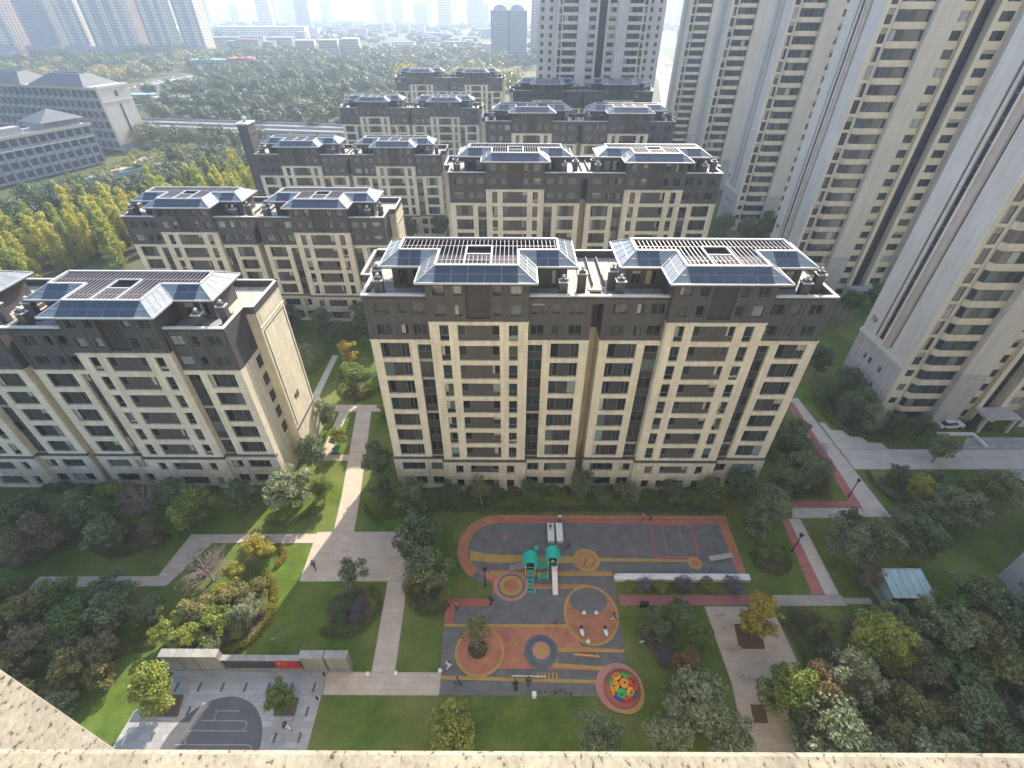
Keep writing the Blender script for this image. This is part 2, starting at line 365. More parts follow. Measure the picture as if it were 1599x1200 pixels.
sheet('stepped_path', [(-45.0, 41.1), (-27.4, 41.3), (-27.4, 39.9), (-42.6, 39.85)], .066, 'walk_stone')
sheet('stepped_path', [(-44.95, 41.08), (-42.0, 41.08), (-41.4, 39.87), (-44.2, 33.55), (-46.0, 34.7)], .070, 'walk_stone')
sheet('stepped_path', [(-61.3, 34.6), (-45.0, 34.78), (-44.25, 33.5), (-61.4, 33.25)], .066, 'walk_stone')
sheet('stepped_path', [(-80, 33.0), (-56.7, 33.15), (-57.3, 31.8), (-80, 31.7)], .062, 'walk_stone')
# grey plaza with the dark oval
gp = sheet('stone_forecourt', [(-37.6, 23.3), (-20.5, 23.3), (-20.2, 8), (-40.5, 8), (-39.7, 19.4), (-38.0, 21.2)], .066, 'plaza_stone')
ov = [(-30.1 + 5.0 * math.cos(a), 15.85 + 5.0 * math.sin(a)) for a in [2 * math.pi * i / 48 for i in range(48)]]
sheet('dark_oval', ov, .072, 'plaza_dark', parent=gp, depth=.012)
lm = MB()
def rline(pts, z, w=.10):
    for a, b in zip(pts, pts[1:]): lm.bar((a[0], a[1], z), (b[0], b[1], z), w, .008)
for k, (y0, xa, xb) in enumerate(((19.5, -31.2, -28.6), (18.6, -32.2, -27.8), (17.7, -33.2, -27.0), (16.5, -33.8, -26.4), (15.4, -34, -26.2))):
    end = xb if k % 2 else xa
    rline([(xa, y0), (xb, y0)], .078)
    if k < 4:
        y1 = (18.6, 17.7, 16.5, 15.4)[k]; s = 1 if k % 2 else -1; c = (xb if k % 2 else xa + .7)
        rline([(c + s * .5 * math.sin(t), (y0 + y1) / 2 + (y0 - y1) / 2 * math.cos(t)) for t in [math.pi * i / 8 for i in range(9)]], .078)
lm.build('inlay_line', 'slat_metal', gp)
for i in range(7):
    for j in range(3):
        x = -36.6 + i * 2.5; y = 22.2 - j * 2.3
        if (x + 30.1) ** 2 + (y - 15.85) ** 2 > 32:
            mb = MB(); mb.box(x, x + .28, y - .9, y, .06, .0705); mb.build('paving_strip', 'plaza_dark', gp)
for k, q in enumerate(([(-37.3, 20.9), (-35.3, 20.9), (-34.9, 19.0), (-37.1, 19.0)], [(-24.8, 20.7), (-22.8, 20.7), (-22.7, 19.1), (-24.8, 19.1)])):
    sheet('soil_pit', q, .084, 'soil', parent=gp, depth=.02)
    mb = MB()
    for a, b in zip(q, q[1:] + q[:1]): mb.bar((a[0], a[1], .09), (b[0], b[1], .09), .16, .10)
    mb.build('pit_edge', 'plaza_dark', gp)
# right hand paths
dp = sheet('diagonal_path', [(52.6, 71.5), (54.4, 72.1), (55.5, 44.7), (51.9, 44.65), (52.35, 47), (53.0, 70.4)], .070, 'pale_slab')
sheet('red_strip', [(51.6, 70.2), (53.0, 70.4), (52.35, 46.4), (50.8, 46.4)], .064, 'red_walk')
sheet('entrance_path', [(55.3, 58.4), (100, 58.6), (100, 54.2), (55.4, 54.0)], .066, 'pale_slab')
st = sheet('stepped_terrace', [(55.2, 58.5), (63.4, 58.5), (63.2, 59.9), (61.0, 60.0), (60.6, 61.4), (58.6, 61.5), (58.2, 63.0), (56.3, 63.1), (56.0, 65.0), (55.1, 65)], .074, 'pale_slab')
sheet('red_strip', [(42.3, 47.5), (50.8, 47.55), (50.8, 46.4), (41.9, 46.3)], .066, 'red_walk')
sheet('cross_path', [(41.8, 46.2), (51.9, 46.2), (51.9, 44.66), (41.0, 44.4)], .062, 'pale_slab')
sheet('garden_path', [(40.4, 44.2), (42.0, 44.2), (41.6, 32.7), (39.9, 32.7)], .070, 'pale_slab')
sheet('red_strip', [(39.3, 44.2), (40.4, 44.2), (39.9, 32.7), (38.2, 32.7)], .066, 'red_walk')
sheet('red_strip', [(13.6, 32.5), (32.6, 32.6), (32.4, 31.25), (13.6, 31.15)], .066, 'red_walk')
gc = sheet('garden_court', [(24.1, 31.0), (32.3, 31.0), (32.6, 24.6), (29.2, 19.5), (27.0, 8), (22.6, 8), (24.4, 22.2)], .070, 'walk_stone')
for q in ([(26.9, 28.9), (30.1, 28.9), (29.5, 26.0), (26.5, 26.0)], [(25.6, 20.3), (27.2, 20.3), (26.8, 18.6), (25.3, 18.6)]):
    sheet('soil_pit', q, .086, 'soil', parent=gc, depth=.02)
sheet('entrance_court', [(80, 54.0), (100, 54.0), (100, 47), (82, 47)], .060, 'plaza_stone')
sheet('forecourt', [(79, 61.5), (100, 61.5), (100, 58.7), (76, 58.7)], .060, 'plaza_stone')
# ------------------------------------------------------------------ windows
def win_geo(mb, kind, w, h, ox=0, oy=0, oz=0, rv=None):
    """materials: 0 glass, 1 frame, 2 panel; outer face looks to -y"""
    def pane(xa, xb, za, zb, bars=1):
        mb.quad((ox + xa, oy + .06, oz + za), (ox + xb, oy + .06, oz + za), (ox + xb, oy + .06, oz + zb), (ox + xa, oy + .06, oz + zb), 0)
        t = .055
        if rv:
            q = rv.random()
            if q < .16: c = xa + (xb - xa) * rv.uniform(.25, .6); mb.quad((ox + xa, oy + .056, oz + za), (ox + c, oy + .056, oz + za), (ox + c, oy + .056, oz + zb), (ox + xa, oy + .056, oz + zb), 3)
            elif q < .26: c = zb - (zb - za) * rv.uniform(.25, .6); mb.quad((ox + xa, oy + .056, oz + c), (ox + xb, oy + .056, oz + c), (ox + xb, oy + .056, oz + zb), (ox + xa, oy + .056, oz + zb), 3)
            elif q < .38: d_ = min(.45, (xb - xa) * .5); mb.quad((ox + xa + .05, oy - .02, oz + za + .1), (ox + xa + .05 + d_ * .7, oy - d_ * .7, oz + za + .1), (ox + xa + .05 + d_ * .7, oy - d_ * .7, oz + zb - .1), (ox + xa + .05, oy - .02, oz + zb - .1), 0); mb.bar((ox + xa + .05 + d_ * .7, oy - d_ * .7, oz + za + .08), (ox + xa + .05 + d_ * .7, oy - d_ * .7, oz + zb - .08), .05, .05, 1)
        mb.box(ox + xa, ox + xb, oy, oy + .07, oz + za, oz + za + t, 1); mb.box(ox + xa, ox + xb, oy, oy + .07, oz + zb - t, oz + zb, 1)
        mb.box(ox + xa, ox + xa + t, oy, oy + .07, oz + za + t, oz + zb - t, 1); mb.box(ox + xb - t, ox + xb, oy, oy + .07, oz + za + t, oz + zb - t, 1)
        for i in range(bars):
            x = xa + (xb - xa) * (i + 1) / (bars + 1); mb.box(ox + x - t / 2, ox + x + t / 2, oy + .01, oy + .07, oz + za + t, oz + zb - t, 1)
    def panel(xa, xb, za, zb, d=.02):
        mb.box(ox + xa, ox + xb, oy + d, oy + .09, oz + za, oz + zb, 2)
    if kind == 'plain': pane(0, w, 0, h, 1)
    elif kind == 'single': pane(0, w, 0, h, 0)
    elif kind == 'narrow':
        pane(0, w, h * .32, h, 0); pane(0, w, 0, h * .32, 0)
    elif kind == 'side':
        a = w * .30; pane(0, a, .05, h, 0); panel(a, w - a, 0, h); pane(w - a, w, .05, h, 1); panel(0, a, 0, .05); panel(w - a, w, 0, .05)
    elif kind == 'wide':
        a = w * .19; panel(a, w - a, 0, h); pane(0, a, h * .32, h, 0); pane(w - a, w, h * .32, h, 0); panel(0, a, 0, h * .32); panel(w - a, w, 0, h * .32)
        for i in range(1, 4):
            x = a + (w - 2 * a) * i / 4; mb.box(ox + x - .015, ox + x + .015, oy + .005, oy + .02, oz, oz + h, 2)
    elif kind == 'strip':
        pane(0, w, h * .36, h - .04, 1); panel(0, w, 0, h * .36)
    elif kind == 'triple': pane(0, w, 0, h, 2)
WM = {}
WMATS = {'side': 'charcoal_panel', 'wide': 'brown_panel', 'strip': 'charcoal_panel'}
def win_mesh(kind, w, h, gl='window_glass'):
    k = (kind, round(w, 2), round(h, 2), gl)
    if k not in WM:
        WM[k] = []
        for v in range(7):
            mb = MB(); win_geo(mb, kind, w, h, rv=random.Random(int(w * 100) * 31 + len(kind) * 7 + v) if v else None)
            WM[k].append(mb.mesh('window', [gl, 'window_frame', WMATS.get(kind, 'charcoal_panel'), 'curtain']))
    return WM[k][rng.randrange(7)]

# ------------------------------------------------------------------ hip roof with solar skirt and pergola top
RE = [(6.55, -1.6), (19.95, -1.6), (19.95, 2.7), (24.7, 2.7), (24.7, 10.4), (1.8, 10.4), (1.8, 2.7), (6.55, 2.7)]
RI = [(8.65, .5), (17.85, .5), (17.85, 4.8), (22.6, 4.8), (22.6, 8.3), (3.9, 8.3), (3.9, 4.8), (8.65, 4.8)]
SP = {}
def roof(parent, ux, ze, fine):
    zt = ze + 1.25
    E = [(x + ux, y) for x, y in RE]; I = [(x + ux, y) for x, y in RI]
    rt = empty('roof', parent=parent)
    mb = MB(); mb.prism(E, ze - .25, ze - .02); mb.build('roof_deck', 'dark_roof', rt)
    mb = MB()
    for a, b in zip(E, E[1:] + E[:1]): mb.bar((a[0], a[1], ze + .04), (b[0], b[1], ze + .04), .16, .2)
    mb.build('eave_frame', 'white_metal', rt)
    mb = MB()
    for a, b in zip(I, I[1:] + I[:1]): mb.bar((a[0], a[1], zt), (b[0], b[1], zt), .28, .2)
    mb.build('ridge_frame', 'white_metal', rt)
    mb = MB()
    for a, b in zip(E, I):
        mb.bar((a[0], a[1], ze + .1), (b[0], b[1], zt + .02), .10, .10)
        if fine: mb.build('hip_bar', 'white_metal', rt); mb = MB()
    if not fine: tag(mb.build('hip_bars', 'white_metal', rt), kind='stuff')
    for i in range(8):
        a, b, c, d = E[i], E[(i + 1) % 8], I[(i + 1) % 8], I[i]
        mb = MB()
        A, B, C, D = [Vector((p[0], p[1], z)) for p, z in ((a, ze + .06), (b, ze + .06), (c, zt - .03), (d, zt - .03))]
        mb.quad(tuple(A), tuple(B), tuple(C), tuple(D))
        n = (B - A).cross(D - A).normalized()
        # glazing bars
        if i in (1, 3, 5, 7):
            for k in range(1, 4):
                s = k / 4; mb.bar(A.lerp(B, s) + n * .02, D.lerp(C, s) + n * .02, .05, .05, 1)
        for s in (.5,): mb.bar(A.lerp(D, s) + n * .02, B.lerp(C, s) + n * .02, .05, .05, 1)
        mb.build('skirt_glazing', ['skirt_glass', 'white_metal'], rt)
        if i in (0, 2, 4, 6):
            x0 = max(min(a[0], b[0]), min(c[0], d[0])); x1 = min(max(a[0], b[0]), max(c[0], d[0]))
            nc = max(2, round((x1 - x0) / 1.75)); ex = (B - A).normalized(); up = (C - B); up = (up - ex * up.dot(ex)); sl = up.length; up.normalize()
            w = (x1 - x0) / nc; hh = sl / 2
            key = (round(w, 3), round(hh, 3), round(ex.x), round(up.y, 2))
            M = Matrix((ex, up, n)).transposed().to_4x4()
            if key not in SP:
                pm = MB(); g_ = .035
                pm.box(g_, w - g_, g_, hh - g_, .02, .075, 1); pm.quad((.08, .08, .078), (w - .08, .08, .078), (w - .08, hh - .08, .078), (.08, hh - .08, .078), 0)
                for v in range(1, 4): pm.box(w * v / 4 - .008, w * v / 4 + .008, .08, hh - .08, .074, .081, 1)
                SP[key] = pm.mesh('solar_panel', ['solar', 'solar_edge'])
            xs = x0 if ex.x > 0 else x1
            base = Vector((xs, a[1], ze + .06))
            if fine:
                for r_ in range(2):
                    for q in range(nc):
                        o = place('solar_panel', SP[key], rt, base + ex * (w * q) + up * (hh * r_ + (.03 if r_ == 0 else -.03)), M.to_euler())
            else:
                pm = MB(); o1 = base + up * .1 + n * .05; o2 = o1 + ex * (x1 - x0); pm.quad(tuple(o1), tuple(o2), tuple(o2 + up * (sl - .2)), tuple(o1 + up * (sl - .2)))
                pm.build('solar_panel', 'solar', rt)
    # pergola slats over the flat top, hole in the middle
    mb = MB(); x = 4.25
    while x < 22.4:
        y0 = .5 if 8.65 < x < 17.85 else 4.8
        segs = [(y0, 8.3)]
        if 11.9 < x < 14.7: segs = [(y0, 3.7), (5.9, 8.3)]
        for p, q in segs: mb.box(ux + x - .035, ux + x + .035, p, q, zt - .13, zt - .05)
        x += .5
    for y in ((2.3,) if True else ()): mb.box(ux + 8.7, ux + 17.8, y - .07, y + .07, zt - .26, zt - .165)
    for y in (6.4,): mb.box(ux + 4, ux + 22.5, y - .07, y + .07, zt - .26, zt - .165)
    tag(mb.build('pergola_slats', 'slat_metal', rt), kind='stuff')
    mb = MB()
    for p, q in (((11.8, 3.6), (14.8, 3.6)), ((14.8, 3.6), (14.8, 6.0)), ((14.8, 6.0), (11.8, 6.0)), ((11.8, 6.0), (11.8, 3.6)), ((11.8, .6), (11.8, 3.6)), ((14.8, .6), (14.8, 3.6))):
        mb.bar((ux + p[0], p[1], zt - .04), (ux + q[0], q[1], zt - .04), .2, .16)
    mb.build('opening_frame', 'white_metal', rt)
    return rt

# ------------------------------------------------------------------ the mid-rise block: two stair units, cream below, charcoal above
ZB = 6.5
def block(name, label, x0, y0, rows, fh=2.87, fine=2, num=None):
    """fine 2: every window and panel a part; 1: windows only; 0: windows joined"""
    root = empty(name, (x0, y0, 0), label=label, cat='apartment block', group='cream and charcoal apartment blocks')
    zc = ZB + rows * fh + .3; zc2 = zc + fh; zp = zc + 2 * fh + .2; ze = zp + 2.3; zd = zp - .9
    joined = MB()
    def win(kind, xa, xb, za, zb_, y):
        if fine: place('window', win_mesh(kind, xb - xa, zb_ - za), root, (xa, y, za))
        else:
            j = MB(); win_geo(j, kind, xb - xa, zb_ - za, xa, y, za); joined.add(j.v, [], 0); b = len(joined.v) - len(j.v)
            for f, m in zip(j.f, j.m): joined.f.append(tuple(i + b for i in f)); joined.m.append(m); joined.sm.append(False)
    W = 54.3
    core = MB()
    for ux in (0, 27.8):
        core.box(ux + .03, ux + 26.47, .45, 12.9, .02, zc - .02, 0); core.box(ux + .03, ux + 26.47, .46, 12.9, zc - .02, zd - .05, 1)
    core.box(26.4, 27.9, 3.2, 12.8, .02, zc, 0); core.box(26.4, 27.9, 3.2, 12.8, zc, zd - .05, 1)
    for sx in (-1, 1):                                            # end bays standing proud of the gable
        xa, xb = (W, W + 1.3) if sx > 0 else (-1.3, 0)
        xo = W - .1 if sx > 0 else -1.3
        core.box(min(xo, xa), max(xb, xa) if sx > 0 else .1, 5.4, 13.2, .02, zc2, 0)
        core.box(min(xo, xa), max(xb, xa) if sx > 0 else .1, 5.4, 13.2, zc2, zd - .05, 2)
        xf = W + 1.3 if sx > 0 else -1.3
        e = .05 * sx
        for (ya, yb, za, zb_) in ((5.9, 12.7, zc2 - .75, zc2 - .63), (5.9, 6.02, ZB + .6, zc2 - .63), (12.58, 12.7, ZB + .6, zc2 - .63)):
            core.box(min(xf, xf + e), max(xf, xf + e), ya, yb, za, zb_, 1)
        core.box(min(xf, xf + 3 * e), max(xf, xf + 3 * e), 5.3, 13.3, ZB, ZB + .2, 1); core.box(min(xf, xf + 2 * e), max(xf, xf + 2 * e), 5.35, 13.25, zc2 - .1, zc2 + .12, 0)
        core.box(min(xf, xf + e * .6), max(xf, xf + e * .6), 6.3, 12.3, zc2 + .5, zd - .6, 0)
        # windows of the gable recess
        for k in range(rows + 1):
            z = ZB + .8 + k * fh
            mbx = MB(); xs = W - .02 if sx > 0 else .02
            core.box(min(xs, xs + .08 * sx), max(xs, xs + .08 * sx), 4.0, 5.2, z, z + 1.7, 3)
    core.build('wall', ['stone', 'charcoal', 'deck', 'charcoal_panel'], root)
    for ux in (0, 27.8):
        fa = MB(); up = MB()
        S1 = [(1.1, 4.6)]; S2 = [(21.9, 25.4)]
        opsL, opsR, opsC = [], [], []
        for k in range(rows):
            z = ZB + .25 + k * fh; za, zb_ = z + .30, z + 2.50
            opsL += [(ux + 1.1, ux + 4.6, za, zb_)]; opsR += [(ux + 21.9, ux + 25.4, za, zb_)]
            win('side', ux + 1.1, ux + 4.6, za, zb_, .20); win('side', ux + 21.9, ux + 25.4, za, zb_, .20)
            zs = ZB + .25 + k * fh; win('strip', ux + 5.6, ux + 7.4, zs, zs + fh - .01, .36); win('strip', ux + 19.1, ux + 20.9, zs, zs + fh - .01, .36)
        top = ZB + .25 + rows * fh
        opsL.append((ux + 5.6, ux + 7.41, ZB + .2, zc - .62)); opsR.append((ux + 19.09, ux + 20.9, ZB + .2, zc - .62))
        for k in range(rows + 1):
            z = ZB + .25 + k * fh; za, zb_ = z + .30, z + 2.50
            for xa, xb, kd in ((8.6, 9.7, 'narrow'), (10.75, 15.7, 'wide'), (16.8, 17.9, 'narrow')):
                opsC.append((ux + xa, ux + xb, za, zb_)); win(kd, ux + xa, ux + xb, za, zb_, -.40)
        fa.wall(ux, ux + 7.41, ZB, zc, 0, .45, opsL); fa.wall(ux + 19.09, ux + 26.5, ZB, zc, 0, .45, opsR)
        fa.wall(ux + 7.41, ux + 19.09, ZB, zc2, -.6, .44, opsC)
        fa.box(ux - .06, ux + 7.4, -.06, .3, zc - .12, zc + .06); fa.box(ux + 19.1, ux + 26.56, -.06, .3, zc - .12, zc + .06)
        fa.box(ux + 7.35, ux + 19.15, -.68, .3, zc2 - .14, zc2 + .06)
        # shallow bands on the piers
        for k in range(rows):
            z = ZB + .25 + k * fh
            for xa, xb in ((7.43, 8.58), (17.92, 19.07)): fa.box(ux + xa, ux + xb, -.625, -.59, z + 2.75, z + 2.80)
        fa.build('stone_facade', 'stone', root)
        ba = MB(); bo = [[], [], []]
        for za, zb_ in ((.8, 2.55), (3.9, 5.6)):
            for q, lst in ((0, ((1.0, 4.4, 'triple'), (5.3, 7.0, 'plain'))), (1, ((9.0, 10.1, 'single'), (11.2, 15.3, 'wide'), (16.5, 17.6, 'single'))), (2, ((19.5, 21.2, 'plain'), (22.0, 25.3, 'triple')))):
                for xa, xb, kd in lst:
                    bo[q].append((ux + xa, ux + xb, za, zb_)); win(kd, ux + xa, ux + xb, za, zb_, (.12, -.48, .12)[q])
        ba.wall(ux - .1, ux + 7.3, 0.02, ZB, -.15, .44, bo[0]); ba.wall(ux + 7.3, ux + 19.2, 0.02, ZB, -.75, .43, bo[1]); ba.wall(ux + 19.2, ux + 26.6, 0.02, ZB, -.15, .44, bo[2])
        ba.build('base_storeys', 'stone_base', root)
        lg = MB(); lg.box(ux - .2, ux + 7.2, -.32, .2, ZB - .02, ZB + .2); lg.box(ux + 7.2, ux + 19.3, -.92, .2, ZB - .03, ZB + .22); lg.box(ux + 19.3, ux + 26.7, -.32, .2, ZB - .02, ZB + .2)
        lg.build('ledge', 'ledge_metal', root)
        # charcoal storeys
        oL, oR, oC = [], [], []
        for k in range(2):
            z = zc + k * fh
            for xa, xb, kd in ((1.1, 2.8, 'plain'), (3.9, 4.8, 'single'), (5.5, 7.2, 'plain')):
                oL.append((ux + xa, ux + xb, z + .75, z + 2.1)); win(kd, ux + xa, ux + xb, z + .75, z + 2.1, .30)
            for xa, xb, kd in ((19.3, 21.0, 'plain'), (21.9, 22.8, 'single'), (23.9, 25.5, 'plain')):
                oR.append((ux + xa, ux + xb, z + .75, z + 2.1)); win(kd, ux + xa, ux + xb, z + .75, z + 2.1, .30)
        for z in (zc2 + .75, zc2 + fh + .55):
            for xa, xb, kd in ((8.2, 9.5, 'plain'), (10.5, 11.5, 'single'), (15.0, 15.9, 'single'), (17.0, 18.3, 'plain')):
                oC.append((ux + xa, ux + xb, z, z + 1.45)); win(kd, ux + xa, ux + xb, z, z + 1.45, -.24)
        oC.append((ux + 11.9, ux + 14.65, zc2 + .4, ze - .3))
        up.wall(ux, ux + 7.4, zc + .06, zp, .08, .45, oL); up.wall(ux + 19.1, ux + 26.5, zc + .06, zp, .08, .45, oR)
        up.wall(ux + 7.4, ux + 19.1, zc2 + .06, ze - .26, -.5, .46, oC)
        up.box(ux + 11.9, ux + 14.65, -.2, .44, zc2 + .4, ze - .3, 1)
        for i in range(5): up.box(ux + 12.1 + i * .5, ux + 12.16 + i * .5, -.24, -.2, zc2 + .42, ze - .32, 1)
        for xa in (.15, 3.25, 5.1, 7.0, 19.15, 21.4, 23.2, 26.05):
            up.box(ux + xa, ux + xa + .3, .0, .08, zc + .06, zp - .5)
        for xa in (7.5, 9.75, 11.6, 14.7, 16.2, 18.6): up.box(ux + xa, ux + xa + .28, -.56, -.5, zc2 + .06, ze - .4)
        up.box(ux - .08, ux + 7.4, -.08, .5, zp - .5, zp - .3); up.box(ux + 19.1, ux + 26.58, -.08, .5, zp - .5, zp - .3)
        # loft box behind the terraces
        up.box(ux + 7.42, ux + 19.08, .46, 4.0, zd - .1, ze - .26); 
        lo = []; 
        for xa, xb in ((3.6, 4.7), (5.3, 6.6), (20.0, 21.3), (21.9, 23.0)):
            lo.append((ux + xa, ux + xb, zd + .5, zd + 2.3)); win('plain', ux + xa, ux + xb, zd + .5, zd + 2.3, 4.05)
        up.wall(ux + 2.9, ux + 23.7, zd - .1, ze - .26, 3.9, 4.3, lo); up.box(ux + 2.92, ux + 23.68, 4.3, 9.6, zd - .1, ze - .27)
        up.build('charcoal_storeys', ['charcoal', 'charcoal_panel'], root)
        # terrace, side parapets and copings
        tr = MB(); tr.box(ux + .3, ux + 7.4, .45, 3.9, zd - .06, zd); tr.box(ux + 19.1, ux + 26.2, .45, 3.9, zd - .06, zd); tr.build('terrace', 'terrace', root)
        for xa, ya, hh in ((1.35, 1.0, 2.2), (.75, 3.1, 2.5), (22.6, 1.0, 2.1), (24.9, 2.6, 2.4)):
            c = MB(); c.box(ux + xa, ux + xa + .95, ya, ya + .8, zd, zd + hh, 0); ch_ = c.build('chimney', 'charcoal', root); c = MB(); c.box(ux + xa - .12, ux + xa + 1.07, ya - .12, ya + .92, zd + hh, zd + hh + .12, 1)
            c.box(ux + xa + .1, ux + xa + .85, ya + .1, ya + .7, zd + hh + .12, zd + hh + .4, 0); c.lathe(ux + xa + .47, ya + .4, [(.10, zd + hh + .4), (.11, zd + hh + .5), (.22, zd + hh + .58), (.22, zd + hh + .72), (.10, zd + hh + .84), (.02, zd + hh + .86)], 10, 1)
            c.build('cap', ['charcoal', 'white_metal'], ch_)
        roof(root, ux, ze, fine == 2)
    dk = MB(); dk.box(-1.2, 55.5, 5.5, 13.0, zd - .05, zd - .01); dk.box(26.3, 28.0, 3.4, 12.6, zd - .04, zd + .02); dk.box(23.9, 30.7, 3.9, 12.6, zd - .045, zd + .01); dk.build('roof_terrace', 'deck', root)
    cp = MB()
    for xa, xb, ya, yb in ((-.1, 7.35, -.1, .42), (19.15, 35.15, -.1, .42), (46.95, 54.4, -.1, .42), (-1.4, -1.05, 5.3, 13.3), (55.35, 55.7, 5.3, 13.3), (-1.4, 55.7, 12.95, 13.3), (-.1, .3, .42, 5.6), (54.0, 54.4, .42, 5.6), (-1.05, -.1, 5.25, 5.6), (54.4, 55.35, 5.25, 5.6)):
        cp.box(xa, xb, ya, yb, zp, zp + .14)
    cp.build('coping', 'coping', root)
    pp = MB()
    for xa, xb, ya, yb in ((26.5, 27.8, .1, .4), (-1.3, -1.1, 5.4, 13.2), (55.4, 55.6, 5.4, 13.2), (-1.3, 55.6, 13.0, 13.2), (.03, .25, .45, 5.4), (54.05, 54.27, .45, 5.4), (-1.1, -.02, 5.32, 5.5), (54.32, 55.4, 5.32, 5.5)):
        pp.box(xa, xb, ya, yb, zd - .1, zp)
    for xa in (25.6, 26.9, 28.3): pp.box(xa, xa + .12, 4.4, 12.4, zd, zd + .5)
    pp.build('parapet', 'charcoal', root)
    if not fine: tag(joined.build('windows', ['window_glass', 'window_frame', 'charcoal_panel'], root), kind='stuff')
    if num:
        text('number_sign', num, 1.7, (W + 1.32, 8.4, ZB + 4.2), (R(90), 0, R(90)), root)
    return root

def text(name, s, size, loc, rot, parent):
    c = bpy.data.curves.new(name, 'FONT'); c.body = s; c.size = size; c.extrude = .02; c.align_x = 'CENTER'
    c.materials.append(MAT['sign_black'])
    f = bpy.data.objects.new(name, c); me = bpy.data.meshes.new_from_object(f); bpy.data.objects.remove(f)
    return place(name, me, parent, loc, rot)

block('apartment_block', 'wide eleven storey cream and charcoal block standing right behind the playground', -17.2, 50.0, 7, fine=2)
block('apartment_block', 'nine storey cream and charcoal block with a sunlit blank end wall beside the walkway', -89.0, 50.3, 5, fh=3.02, fine=2, num='4#')
block('apartment_block', 'eight storey block behind the nine storey block, in front of the golden poplars', -81.0, 100.6, 4, fine=1)
block('apartment_block', 'tall cream and charcoal block directly behind the playground block, its roofs level with it', -12.8, 101.8, 7, fine=1)
block('apartment_block', 'long low block beside the tall brick vent shaft, pale stone frames below its dark top', -75.9, 154.0, 4, fine=0)
block('apartment_block', 'third block of the row behind the playground, between white towers and the glass topped blocks', -7.9, 156.0, 7, fine=0)
block('apartment_block', 'block with pale stone grid standing beyond the vent shaft block and beside the woods', -68.0, 217.0, 5, fine=0)
block('apartment_block', 'hazy dark block at the foot of the high tower with the blue glass spine', 0.0, 219.0, 7, fine=0)
block('apartment_block', 'farthest small looking block at the edge of the yellow trees', -60.0, 290.0, 6, fine=0)
# ------------------------------------------------------------------ residential towers
BAY = {}; PAR = {}
def bay_mesh(flip):
    if flip not in BAY:
        mb = MB(); s = -1 if flip else 1
        pts = [(0, .02), (.55, -.58), (5.6, -.58), (5.6, .02)]
        for (xa, ya), (xb, yb) in zip(pts[:-1], pts[1:]):
            n = 1 if abs(xb - xa) < 1 else 4
            for i in range(n):
                pa = (s * (xa + (xb - xa) * i / n), ya + (yb - ya) * i / n); pb = (s * (xa + (xb - xa) * (i + 1) / n), ya + (yb - ya) * (i + 1) / n)
                mb.quad((pa[0], pa[1], .05), (pb[0], pb[1], .05), (pb[0], pb[1], 1.72), (pa[0], pa[1], 1.72), 0)
                mb.bar((pa[0], pa[1], 0), (pa[0], pa[1], 1.75), .07, .07, 1)
            mb.bar((s * xa, ya, .03), (s * xb, yb, .03), .07, .07, 1); mb.bar((s * xa, ya, 1.72), (s * xb, yb, 1.72), .07, .07, 1)
        BAY[flip] = mb.mesh('bay_window', ['tower_glass', 'window_frame'])
    return BAY[flip]
